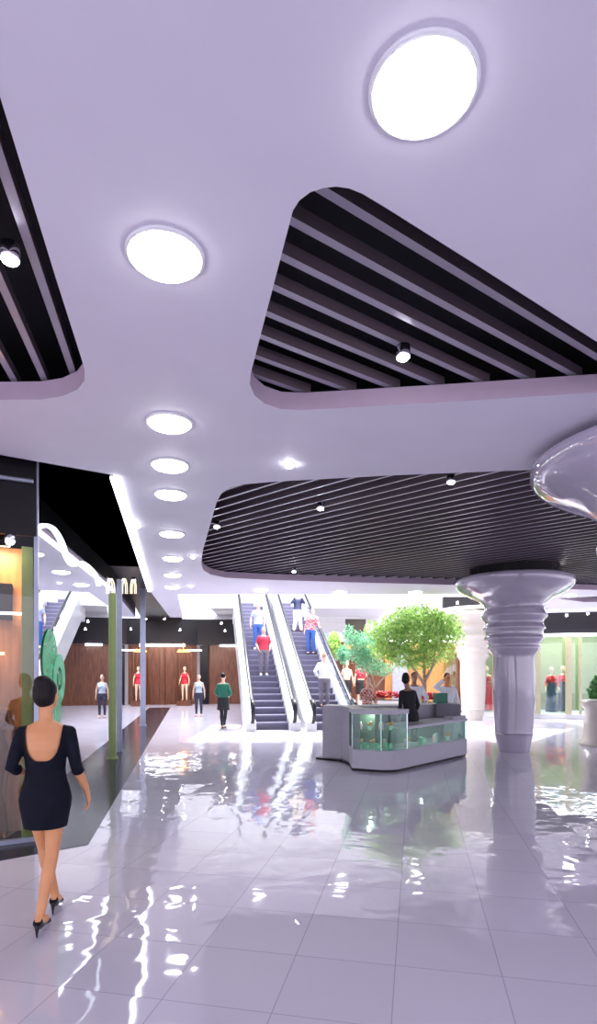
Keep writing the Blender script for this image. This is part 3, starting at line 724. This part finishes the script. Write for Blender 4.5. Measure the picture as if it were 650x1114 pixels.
# planters with poinsettias
def planter(px0, px1, d, label, z=.92):
    a = D(px0, d); b = D(px1, d); c = (a+b)/2; L_ = (b-a).length
    r = empty('flower_planter', c, -YAW, label, 'planter', 'planters under the trees')
    MB().box((0,0,z/2), (L_,.5,z)).build('trough', M_wall, r, bevel=.02)
    MB().box((0,0,z+.005), (L_-.08,.42,.02)).build('soil', M_dark, r)
    return r, c, L_
M_red = mat('poinsettia_red', (.75,.015,.05), .5, var=.3, scale=20)
def flowers(c, L_, z, label, seed, x0=-.5, x1=.5):
    rnd = random.Random(seed); m = MB(); g = MB()
    for i in range(150):
        x = rnd.uniform(x0*L_+.06, x1*L_-.06); y = rnd.uniform(-.18,.18); h = rnd.uniform(.05,.22)
        for k in range(5):
            a = k*2*PI/5+rnd.random(); R = Matrix.Translation((x,y,h)) @ Matrix.Rotation(a,4,'Z') @ Matrix.Rotation(-.35,4,'Y')
            (m if rnd.random() < .85 else g).add([(0,0,0),(.04,-.028,0),(.09,0,.02),(.04,.028,0)], [(0,1,2,3)], R)
    r = empty('poinsettia_bed', (c.x, c.y, z), -YAW, label, 'flowers', 'red flower beds'); m.build('petals', M_red, r); g.build('leaves', LD, r)
    for i in range(12):
        pass
r, c, L_ = planter(392, 436, 16.6, 'white trough planter under the smaller tree'); flowers(c, L_, .93, 'red flowers in the trough under the smaller tree', 3)
r, c, L_ = planter(437, 482, 15.6, 'white trough planter under the large tree'); flowers(c, L_, .93, 'red flowers in the trough under the large tree', 4)
# shrubs left of the trees behind the glass
def shrub(px, py, d, rx, rz, label, seed, leaf=LD, n=900):
    b = D(px, d); z = ZY(py, d); r = empty('leafy_shrub', b, 0, label, 'shrub', 'shrubs')
    MB().lathe([(.16,0),(.22,.35),(.2,.36)],20).build('pot', M_white, r); MB().tube([(0,0,.3),(0,0,z)], .03, 8).build('stem', M_bark, r)
    leafmesh([((0,0,z), (rx/F*d, rx/F*d, rz/F*d))], n, .06, seed).build('foliage', leaf, r)
shrub(364, 702, 22.4, 9, 16, 'leafy shrub rising right beside the right escalator', 5, LF, 1300)
shrub(374, 712, 20.2, 8, 12, 'dark leafy shrub in front of the wooden shop at the left', 6, LT, 700)
shrub(649, 755, 17, 9, 22, 'green shrub cut off by the right edge of the photo', 7, LD, 900)

# ------------------------------------------------------------------ people
def bake(mb, name, m, voxel, it=4, cut=None, parent=None, post=None):
    me = bpy.data.meshes.new(name); me.from_pydata([tuple(v) for v in mb.v], [], mb.f)
    t = bpy.data.objects.new('tmp', me); COL.objects.link(t)
    r = t.modifiers.new('r', 'REMESH'); r.mode = 'VOXEL'; r.voxel_size = voxel; r.use_smooth_shade = True
    s = t.modifiers.new('s', 'SMOOTH'); s.iterations = it; s.factor = .5
    dg = bpy.context.evaluated_depsgraph_get(); nm_ = bpy.data.meshes.new_from_object(t.evaluated_get(dg))
    bpy.data.objects.remove(t); nm_.name = name
    if cut:
        bm = bmesh.new(); bm.from_mesh(nm_)
        bmesh.ops.delete(bm, geom=[f for f in bm.faces if cut(f.calc_center_median())], context='FACES')
        bm.to_mesh(nm_); bm.free()
    nm_.materials.clear(); nm_.materials.append(m); nm_.shade_smooth()
    o = bpy.data.objects.new(name, nm_); COL.objects.link(o)
    if parent: o.parent = parent
    return o
BASE = dict(hipR=(.09,0,.90), kneeR=(.10,.02,.49), ankR=(.10,-.02,.09), toeR=(.12,.15,.03),
            hipL=(-.09,0,.90), kneeL=(-.10,.02,.49), ankL=(-.10,-.02,.09), toeL=(-.12,.15,.03),
            shR=(.155,0,1.375), elR=(.22,-.03,1.13), wrR=(.23,.06,.90), shL=(-.155,0,1.375), elL=(-.22,-.03,1.13), wrL=(-.23,.06,.90))
def person(label, loc, rz, pose={}, skin=None, female=False, garments=(), hair='short', haircol=None, lean=(0,0), headyaw=0, scale=1.0, voxel=.011, heels=False, shoecol=None, hands=True, name='person', cat='person', group=None, cut_top=None, tors=None, socks=None, face=True, handdir={}, bakeit=4, legk=None):
    J = {k: Vector(v) for k, v in {**BASE, **pose}.items()}
    fem = female
    SH = .92 if fem else 1.06
    for s in 'RL':
        if 'sh'+s not in pose:
            J['sh'+s].x *= SH
    def LN(p):
        p = Vector(p); k = max(0, p.z-.95); return Vector((p.x+lean[0]*k, p.y+lean[1]*k, p.z))
    for s in 'RL':
        for j in ('sh','el','wr'):
            if j == 'sh' or (j+s) not in pose: J[j+s] = LN(J[j+s])
    if tors: TS = tors
    elif fem: TS = [(.80,.13,.10),(.86,.158,.115),(.93,.172,.122),(1.0,.150,.105),(1.08,.120,.085),(1.15,.122,.088),(1.24,.140,.108),(1.31,.148,.115),(1.37,.155,.095),(1.42,.135,.07),(1.46,.07,.055)]
    else: TS = [(.80,.14,.10),(.86,.155,.115),(.93,.165,.118),(1.0,.155,.110),(1.08,.148,.105),(1.15,.155,.108),(1.24,.170,.115),(1.31,.178,.118),(1.37,.180,.100),(1.42,.155,.075),(1.46,.075,.06)]
    def torso(mb, z0=0, z1=9, inf=0.0):
        ss = [(z, a+inf, b+inf) for z, a, b in TS if z0-.03 <= z <= z1+.03]
        mb.tube([LN((0, (.0 if z > 1.3 else -.008), z)) for z, a, b in ss], [(a, b) for z, a, b in ss], 24, up=(1,0,0))
        if fem and z1 > 1.3 and z0 < 1.2:
            for s in (-1,1): mb.ell(LN((s*.07,.085,1.27)), (.058+inf,.05+inf,.058+inf), 12, 8)
    am = .86 if fem else 1.08
    def arm(mb, s, frac=1.0, inf=0.0):
        a, e, w_ = J['sh'+s], J['el'+s], J['wr'+s]
        pts = [a, a.lerp(e,.3), a.lerp(e,.7), e, e.lerp(w_,.3), e.lerp(w_,.7), w_]; rd = [.052,.048,.042,.038,.040,.032,.026]
        cum = [0,.15,.35,.5,.65,.85,1]; P_=[]; R_=[]
        for i in range(7):
            if cum[i] <= frac+1e-6: P_.append(pts[i]); R_.append(rd[i]*am+inf)
            else:
                k = (frac-cum[i-1])/(cum[i]-cum[i-1])
                if k > .05: P_.append(pts[i-1].lerp(pts[i], k)); R_.append(rd[i-1]*am+inf+.004)
                break
        mb.ell(a, (.052*am+inf,)*3, 12, 8)
        if len(P_) > 1: mb.tube(P_, R_, 14)
        mb.tube([a, LN((a.x*.5, 0, 1.395))], [.050*am+inf, .052*am+inf], 12)
    lm_ = legk or (.96 if fem else 1.05)
    def leg(mb, s, frac=1.0, inf=0.0, loose=0.0):
        h, k_, a = J['hip'+s], J['knee'+s], J['ank'+s]
        bk = Vector((0,-.018,0))
        pts = [h+Vector((0,-.005,.0)), h.lerp(k_,.3), h.lerp(k_,.7), k_, k_.lerp(a,.3)+bk, k_.lerp(a,.7), a]; rd = [.092,.084,.064,.052,.055,.040,.034]
        cum = [0,.15,.35,.5,.65,.85,1]; P_=[]; R_=[]
        for i in range(7):
            if cum[i] <= frac+1e-6: P_.append(pts[i]); R_.append(rd[i]*lm_+inf+loose*cum[i])
            else:
                k = (frac-cum[i-1])/(cum[i]-cum[i-1])
                if k > .05: P_.append(pts[i-1].lerp(pts[i], k)); R_.append((rd[i-1]*(1-k)+rd[i]*k)*lm_+inf+loose*frac)
                break
        if len(P_) > 1: mb.tube(P_, R_, 16)
    HC = LN((0,.02,1.645)); HR = Matrix.Translation(HC) @ Matrix.Rotation(headyaw,4,'Z') 
    b = MB(); torso(b); 
    b.tube([LN((0,-.01,1.40)), LN((0,-.002,1.48)), HC+Vector((0,-.012,-.04))], [.066 if fem else .074, .048 if fem else .060, .050 if fem else .058], 16)
    b.ell((0,-.008,.012), (.074,.094,.105), 20, 14, HR); b.ell((0,.038,-.055), (.052,.052,.058), 16, 10, HR); b.ell((0,.062,-.085), (.024,.024,.022), 10, 8, HR)
    b.tube([HR @ Vector((0,.078,.005)), HR @ Vector((0,.103,-.03))], [.008,.014], 8)
    b.ell((0,.082,-.062), (.024,.012,.011), 10, 6, HR)
    for s in (-1,1): b.ell((s*.076,-.002,-.02), (.011,.018,.030), 8, 8, HR)
    for s in 'RL':
        arm(b, s); leg(b, s)
        a, t = J['ank'+s], J['toe'+s]; sgn = 1 if s == 'R' else -1
        heel = a+Vector((0,-.035,-.05 if not heels else -.03))
        b.tube([heel, a.lerp(t,.25)+Vector((0,0,-.01)), a.lerp(t,.7), t], [.03,.036,.033,.018], 12)
        b.tube([a, heel], [.034,.03], 10)
        # hand
        w_ = J['wr'+s]; f = (w_-J['el'+s]).normalized() if s not in handdir else Vector(handdir[s]).normalized()
        side = Vector((0,1,0)); side = (side-f*f.dot(side)); side = side.normalized() if side.length > .2 else Vector((0,0,1))
        nrm = f.cross(side)*( -sgn)      # palm side, towards the body
        if nrm.x*sgn > 0: nrm = -nrm
        pc = w_+f*.05
        b.tube([w_-f*.02, w_+f*.02, w_+f*.06, w_+f*.088], [(.024,.018),(.030,.016),(.037,.015),(.036,.013)], 12, up=side)
        for i in range(4):
            o_ = side*(.027-.018*i); l = (.068,.078,.074,.058)[i]; p0 = w_+f*.082+o_
            p1 = p0+f*l*.5+nrm*.010; p2 = p0+f*l*.85+nrm*.030; p3 = p0+f*l*.98+nrm*.046
            b.tube([p0,p1,p2,p3], [.0088,.0084,.0076,.006], 8)
        p0 = w_+f*.025+side*.025; b.tube([p0, p0+f*.03+side*.022+nrm*.008, p0+f*.062+side*.026+nrm*.018], [.0115,.0105,.008], 8)
    o = bake(b, name, skin or SKIN, voxel, bakeit); o.location = loc; o.rotation_euler = (0,0,rz); o.scale = (scale,)*3
    tag(o, label, cat, group)
    def C(mb, nm, m, cut=None, vx=None, it=4): return bake(mb, nm, m, vx or voxel, it, cut, o)
    for gname, gm, spec in garments:
        mb = MB(); cut = None
        if spec[0] == 'top':      # sleeve fraction, hem z, inflate
            _, sl, hem, inf = spec; torso(mb, hem, 1.42, inf)
            if sl > 0:
                for s in 'RL': arm(mb, s, sl, inf*.8)
            else:
                for s in 'RL': mb.ell(J['sh'+s]+Vector((0,0,0)), (.05*am+inf*.5,)*3, 12, 8)
        elif spec[0] == 'legs':   # frac, inflate, loose
            _, fr, inf, lo = spec; torso(mb, .80, 1.03, inf)
            for s in 'RL': leg(mb, s, fr, inf, lo)
        elif spec[0] == 'skirt':  # hem z, half width at hem, inflate
            _, hem, hw, inf = spec
            kx = (J['kneeR'].x+J['kneeL'].x)/2
            mb.tube([(0,-.005,1.04),(0,-.008,.93),(0,-.005,.84),(kx*.5,.0,(hem+.84)/2),(kx,.0,hem)], [(.135+inf,.095+inf),(.178+inf,.128+inf),(.170+inf,.125+inf),((.17+hw)/2,(.12+hw*.75)/2),(hw,hw*.75)], 28, up=(1,0,0))
        elif spec[0] == 'gown':
            _, inf, hw = spec
            torso(mb, .9, 1.36, inf)
            mb.tube([(0,0,1.0),(0,-.005,.88),(0,0,.5),(0,0,.03)], [(.15+inf,.105+inf),(.175+inf,.13+inf),(hw*.75,hw*.6),(hw,hw*.8)], 28, up=(1,0,0))
        C(mb, gname, gm)
    hc = haircol or HAIRD
    mb = MB()
    if hair:
        mb.ell((0,-.026,.034), (.080,.092,.096), 20, 14, HR)
        if hair == 'bun':
            mb.ell((0,-.035,.00), (.080,.082,.090), 16, 10, HR); mb.ell((0,-.055,.095), (.062,.06,.052), 16, 10, HR)
        if hair == 'long':
            mb.tube([HR @ Vector((0,-.05,.04)), HR @ Vector((0,-.07,-.08)), HR @ Vector((0,-.075,-.2))], [(.075,.05),(.078,.045),(.06,.03)], 16, up=(1,0,0))
        if hair == 'bob': mb.tube([HR @ Vector((0,-.04,.04)), HR @ Vector((0,-.05,-.07))], [(.08,.07),(.085,.055)], 16, up=(1,0,0))
        cutf = HR.inverted()
        def hcut(p):
            q = cutf @ p; return False
        C(mb, 'hair', hc, vx=min(voxel,.009), it=3)
    if face:
        for s in (-1,1):
            e = MB(); e.ell((s*.028,.083,.0), (.011,.008,.006), 8, 6, HR); e.build('eye', M_dark, o, smooth=True)
    if shoecol:
        for s in 'RL':
            a, t = J['ank'+s], J['toe'+s]; mb = MB()
            if heels:
                heel = a+Vector((0,-.045,-.035)); ball = a.lerp(t,.68)
                mb.tube([heel+Vector((0,-.004,.02)), heel+Vector((0,.03,-.012)), a.lerp(t,.4)+Vector((0,0,-.03)), ball+Vector((0,0,-.012)), t+Vector((0,.02,-.008))], [(.033,.036),(.034,.030),(.034,.018),(.043,.026),(.018,.014)], 14, up=(1,0,0))
                zf = min(t.z-.028, heel.z-.1) if J['ank'+s].z < .3 else t.z-.028
                mb.tube([heel+Vector((0,-.012,0)), Vector((heel.x, heel.y-.022, heel.z-.05)), Vector((heel.x, heel.y-.02, t.z-.026))], [.020,.009,.0055], 8)
                bake(mb, 'shoe', shoecol, .0045, 2, None, o)
            else:
                heel = a+Vector((0,-.035,-.045))
                mb.tube([heel, a.lerp(t,.3)+Vector((0,0,-.018)), a.lerp(t,.7)+Vector((0,0,-.012)), t+Vector((0,.02,0))], [(.040,.042),(.044,.042),(.046,.036),(.032,.024)], 14, up=(1,0,0))
                bake(mb, 'shoe', shoecol, .009, 2, None, o)
    return o
SKIN = mat('skin_tan', (.60,.27,.12), .45, var=.04); SKINL = mat('skin_light', (.70,.44,.34), .45, var=.04); SKIND = mat('skin_brown', (.30,.15,.10), .45, var=.04)
HAIRD = mat('hair_black', (.006,.004,.005), .55, var=.3, scale=60, spec=.25); HAIRB = mat('hair_brown', (.08,.04,.025), .5, var=.3, scale=60); HAIRO = mat('hair_orange', (.60,.13,.02), .5, var=.3, scale=60); HAIRG = mat('hair_sandy', (.50,.30,.20), .5, var=.2, scale=60)
M_nav = mat('dress_black', (.004,.005,.012), .8, var=.2, spec=.2); M_shoe = mat('shoe_black', (.01,.01,.012), .25)
# --- the woman in the foreground
HP = dict(hipR=(.072,-.01,.90), kneeR=(.055,-.06,.50), ankR=(.012,-.20,.125), toeR=(.02,-.03,.035),
          hipL=(-.072,.0,.90), kneeL=(-.045,.12,.51), ankL=(.02,.17,.130), toeL=(.012,.33,.035),
          shR=(.160,-.005,1.375), elR=(.215,-.03,1.13), wrR=(.262,.10,.93), shL=(-.160,-.005,1.375), elL=(-.215,-.07,1.14), wrL=(-.15,.12,1.06))
TS = [(.78,.13,.10),(.84,.163,.118),(.90,.171,.128),(.97,.158,.118),(1.04,.136,.098),(1.11,.126,.088),(1.18,.132,.094),(1.26,.146,.108),(1.32,.155,.108),(1.38,.158,.088),(1.42,.138,.066),(1.46,.065,.052)]
hw = person('woman with bare back and black hair bun walking in short black dress', W(-1.80,4.06), rotz(-9), HP, SKIN, True, (), 'bun', HAIRD, voxel=.006, heels=True, shoecol=M_shoe, tors=TS, scale=.985, headyaw=-.25, bakeit=6, legk=.88, handdir={'R':(.15,.25,-.95)})
# dress with a deep scooped back
mb = MB(); inf = .010
mb.tube([(0,(.0 if z > 1.3 else -.008),z) for z,a,b in TS if z > .77 and z < 1.44], [(a+inf,b+inf) for z,a,b in TS if z > .77 and z < 1.44], 32, up=(1,0,0))
mb.tube([(0,-.01,.70),(0,-.01,.76),(0,-.008,.84),(0,-.008,.9)], [(.148,.122),(.158,.130),(.174,.136),(.180,.138)], 32, up=(1,0,0))
for s in (-1,1): mb.ell((s*.07,.085,1.27), (.068,.06,.066), 14, 10)
for s, sx_ in (('R',1),('L',-1)):
    a, e, w_ = (Vector(HP[k+s]) for k in ('sh','el','wr'))
    mb.ell(a, (.051,)*3, 14, 10); mb.tube([a, a.lerp(e,.3), a.lerp(e,.7), e, e.lerp(w_,.22 if s == 'R' else .35)], [.051,.050,.045,.041,.044], 16)
    mb.tube([a, (a.x*.5,0,1.39)], [.050,.052], 12)
def scoop(p):
    if p.y < .03 and p.z < 1.6:
        return (abs(p.x)/.125)**3+(max(0,(1.50-p.z))/.315)**3 < 1 and (p.y < -.0 or p.z > 1.36)
    if p.y >= .03: return (abs(p.x)/.11)**2+(max(0,(1.48-p.z))/.14)**2 < 1
    return False
bake(mb, 'dress', M_nav, .006, 4, scoop, hw)

# --- walkers in the distance
M_lb = mat('cloth_pale_blue', (.42,.50,.60), .7); M_dk = mat('cloth_dark', (.03,.03,.06), .8); M_gr = mat('cloth_green', (.01,.12,.08), .8); M_blk = mat('cloth_black', (.012,.012,.016), .8)
M_wh = mat('cloth_white', (.75,.77,.80), .7); M_rd = mat('cloth_red', (.55,.03,.07), .7); M_jn = mat('cloth_jeans', (.04,.10,.35), .8); M_gt = mat('cloth_grey', (.16,.14,.18), .8); M_pb = mat('cloth_blue_tee', (.38,.42,.60), .7); M_kh = mat('cloth_cream', (.75,.68,.58), .8); M_nv = mat('cloth_navy', (.05,.06,.13), .8)
def plaid(name, c0, c1):
    m = bpy.data.materials.new(name); m.use_nodes = True; N = m.node_tree.nodes; L = m.node_tree.links; b = N['Principled BSDF']
    tc = N.new('ShaderNodeTexCoord'); ck = N.new('ShaderNodeTexChecker'); ck.inputs['Scale'].default_value = 17; ck.inputs[1].default_value = (*c0,1); ck.inputs[2].default_value = (*c1,1)
    L.new(tc.outputs['Object'], ck.inputs[0]); L.new(ck.outputs[0], b.inputs['Base Color']); b.inputs['Roughness'].default_value = .7; return m
M_pl = plaid('cloth_check', (.55,.03,.06), (.60,.40,.42)); M_pl2 = plaid('cloth_pattern', (.40,.05,.03), (.65,.5,.42))
FACE = 180   # heading: 0 = away from the camera
person('woman in pale blue sleeveless top and dark trousers facing the viewer near the brown shop', P(216.5,779.5,0), rotz(172), dict(wrR=(.24,.02,.88), wrL=(-.24,.02,.88)), SKINL, True, (('trousers', M_dk, ('legs', .97, .008, .0)), ('top', M_lb, ('top', 0, 1.0, .012))), 'short', HAIRB, shoecol=mat('shoe_pink', (.6,.35,.35), .5), scale=.93)
person('person in green sweater and black skirt walking away left of the escalator', P(243,793,0), rotz(10), dict(kneeR=(.08,-.02,.49), ankR=(.07,-.12,.12), toeR=(.08,.03,.03), kneeL=(-.07,.06,.5), ankL=(-.06,.06,.09), toeL=(-.06,.22,.03), elR=(.24,.0,1.14), wrR=(.17,.16,1.05), elL=(-.24,.0,1.14), wrL=(-.17,.16,1.05)), SKINL, True, (('tights', M_blk, ('legs', 1.0, .004, 0)), ('skirt', M_blk, ('skirt', .60, .21, .012)), ('sweater', M_gr, ('top', .95, 1.0, .026))), 'short', HAIRD, shoecol=M_shoe, scale=.97)
# --- riders of the escalators
ph = ESC_H+180
person('boy in pale blue T-shirt and jeans, higher rider on the left escalator', on_esc(0,12,-.02), rotz(ph+8), dict(elR=(.26,-.02,1.14), wrR=(.27,.08,.92)), SKINL, False, (('jeans', M_jn, ('legs', .97, .014, .006)), ('t_shirt', M_pb, ('top', .35, .93, .016))), 'short', HAIRB, shoecol=M_wh, scale=1.07)
person('man in red T-shirt and grey trousers, lower rider on the left escalator', on_esc(0,7,.02), rotz(ph-4), dict(elR=(.26,-.04,1.14), wrR=(.20,.10,.95), elL=(-.26,-.04,1.14), wrL=(-.20,.10,.95)), SKINL, False, (('trousers', M_gt, ('legs', .97, .014, .006)), ('t_shirt', M_rd, ('top', .38, .92, .018))), 'short', HAIRG, shoecol=M_wh, scale=.99)
person('man in navy jacket and cream trousers raising his hands atop the right escalator', on_esc(1,16,.0), rotz(ph), dict(elR=(.28,.10,1.25), wrR=(.12,.22,1.48), elL=(-.28,.10,1.25), wrL=(-.12,.22,1.48), ankL=(-.16,-.02,.09), toeL=(-.19,.14,.03), ankR=(.16,-.02,.09), toeR=(.19,.14,.03)), SKINL, False, (('trousers', M_kh, ('legs', .97, .022, .014)), ('jacket', M_nv, ('top', .95, .92, .022))), 'short', HAIRD, shoecol=M_shoe, scale=.98)
person('person in red checked shirt and blue jeans leaning on the right handrail', on_esc(1,11,.22), rotz(ph+30), dict(elL=(-.28,.02,1.16), wrL=(-.36,.12,1.08)), SKINL, False, (('jeans', M_jn, ('legs', .97, .012, .008)), ('shirt', M_pl, ('top', .9, .90, .020))), 'short', HAIRB, shoecol=M_shoe, scale=1.03, lean=(-.12,0))
person('man in white shirt and grey trousers riding up low on the right escalator', on_esc(1,2,.02), rotz(ESC_H+5), dict(elL=(-.30,-.02,1.16), wrL=(-.22,.14,1.02), elR=(.28,.0,1.14), wrR=(.34,.14,1.05)), SKINL, False, (('trousers', M_gt, ('legs', .97, .016, .01)), ('shirt', M_wh, ('top', .95, .93, .024))), 'short', HAIRG, shoecol=M_shoe, scale=1.0)
# --- kiosk people
person('woman in black clothes with tied black hair standing inside the kiosk', D(446.5,11.3), rotz(-20), dict(elR=(.20,.02,1.12), wrR=(.18,.15,.95)), SKIND, True, (('trousers', M_blk, ('legs', .97, .01, .0)), ('top', M_blk, ('top', .9, .92, .012))), 'bun', HAIRD, lean=(-.10,.05), headyaw=-.6, shoecol=M_shoe, scale=.98, voxel=.009)
person('man in white shirt standing behind the woman in black at the kiosk', D(451,13.75), rotz(175), dict(elR=(.30,.02,1.16), wrR=(.24,.16,1.04), elL=(-.30,.02,1.16), wrL=(-.24,.16,1.04)), SKIND, False, (('trousers', M_dk, ('legs', .97, .012, .004)), ('shirt', M_wh, ('top', .95, .95, .020))), 'short', HAIRD, shoecol=M_shoe, scale=.99)
person('man in white shirt holding one hand to his head beside the dark kiosk block', D(487,13.7), rotz(170), dict(elR=(.34,.05,1.42), wrR=(.12,.08,1.60), elL=(-.26,-.02,1.14), wrL=(-.26,.06,.92)), mat('skin_ruddy', (.65,.25,.12), .5), False, (('trousers', M_dk, ('legs', .97, .012, .004)), ('shirt', M_wh, ('top', .95, .95, .020))), 'short', HAIRD, shoecol=M_shoe, scale=.98)
person('person with orange hair and red patterned top behind the left end of the kiosk', D(400,14.2), rotz(150), dict(elR=(.24,.04,1.16), wrR=(.12,.20,1.10), elL=(-.24,.04,1.16), wrL=(-.12,.20,1.05)), SKINL, True, (('trousers', M_dk, ('legs', .97, .012, .004)), ('top', M_pl2, ('top', .9, .92, .022))), 'long', HAIRO, shoecol=M_shoe, scale=.93)

# --- mannequins
M_mn = mat('mannequin_skin', (.72,.50,.36), .25, coat=.5)
M_rdg = mat('gown_red', (.62,.01,.03), .45, var=.15)
mp = dict(wrR=(.25,.10,.93), wrL=(-.24,.04,.90))
def mann(label, loc, rz, g, sc=1.0, skin=M_mn, hair=None, pose=mp):
    o = person(label, loc, rz, pose, skin, True, g, hair, HAIRG, voxel=.013, name='mannequin', cat='mannequin', group='shop mannequins', face=False, scale=sc); return o
def stand(loc, label):
    m = MB(); m.lathe([(.18,0),(.18,.02),(.02,.03),(.0,.03)], 20, closed=False)
    return m
mann('mannequin in a long red gown just left of the glossy column', D(530,23.0,.16), rotz(190), (('gown', M_rdg, ('gown', .012, .26)),), 1.02, hair='short')
mann('left mannequin of two, black gown with red top in the right shop window', D(600.5,22.2,.16), rotz(185), (('skirt', M_nv, ('gown', .010, .24)), ('red_bodice', M_rdg, ('top', .8, 1.12, .018))), 1.0, hair='short')
mann('right mannequin of two, black gown with red top in the right shop window', D(613,22.5,.16), rotz(170), (('skirt', M_nv, ('gown', .010, .24)), ('red_bodice', M_rdg, ('top', .8, 1.12, .018))), 1.02, hair='short')
mann('mannequin in a red swimsuit at the brown wooden shop', D(201,28.9,.25), rotz(180), (('swimsuit', M_rdg, ('top', 0, .85, .012)),), .98, hair='short')
m = MB(); m.box((0,0,.12), (.7,.5,.24), -YAW); p = D(201,28.9); tag(m.build('display_plinth', M_wood, loc=(p.x,p.y,.005)), 'low wooden plinth under the mannequin in the red swimsuit', 'plinth')
mann('left mannequin of the pair under the orange canopy', D(377.5,21.3,.4), rotz(180), (('skirt', M_blk, ('skirt', .55, .20, .014)), ('top', M_wh, ('top', 0, 1.05, .012))), 1.0)
mann('right mannequin of the pair under the orange canopy', D(393,21.3,.4), rotz(180), (('skirt', M_blk, ('skirt', .50, .20, .014)), ('top', M_rd, ('top', .2, 1.05, .012))), 1.0)
pc = cshop(.42, .27)
mann('bare mannequin behind the glass of the orange wood corner shop', (pc.x,pc.y,.01), rotz(150), (('slip', mat('slip_brown', (.20,.09,.05), .6), ('gown', .010, .17)),), .98, skin=mat('mannequin_brown', (.30,.16,.10), .4))
q = MB()
# ------------------------------------------------------------------ lights
sun = light('SUN', (0,0,20), 6.0, (1,.97,.90), .02, name='sun'); dv = W(.12,-.42,-1)-Vector((0,0,0)); sun.rotation_euler = Vector(dv).to_track_quat('-Z','Y').to_euler()
light('AREA', W(-1,22,9.4), 2000, (.92,.95,1), 8, 8, tgt=W(-1,22,0), name='atrium_fill')  # added fill brightening the atrium, no fixture there
light('AREA', W(8,19.5,8.5), 1400, (1,.97,.92), 6, 6, tgt=W(8,21,0), name='atrium_fill')  # second added fill, over the right side of the atrium
light('AREA', W(-6,26,3.0), 60, (1,.75,.6), 3, 1, tgt=W(-6.5,30,1.2), name='shop_fill')  # added fill to light the brown wooden wall
light('AREA', W(9.5,22.3,3.0), 50, (1,.92,.7), 4, .8, tgt=W(9.5,23.5,.6), name='shop_fill')  # added fill inside the dress shop
light('AREA', D(430,21,3.6), 80, (1,.8,.55), 3, 1, tgt=D(430,23,1.2), name='shop_fill')  # added fill for the wooden shop behind the trees
pc = cshop(.6,.2); light('AREA', (pc.x,pc.y,3.1), 25, (1,.8,.55), .8, .3, tgt=(pc.x,pc.y+.4,1.0), name='shop_fill')  # added fill to lift the corner shop interior
light('POINT', W(1.3,10.45,.95), 3, (1,1,.9), .03, name='case_fill')  # added fill so the wares in the tall case show
light('POINT', W(2.4,11.1,.70), 2, (.9,1,.9), .03, name='case_fill')  # added fill inside the low case
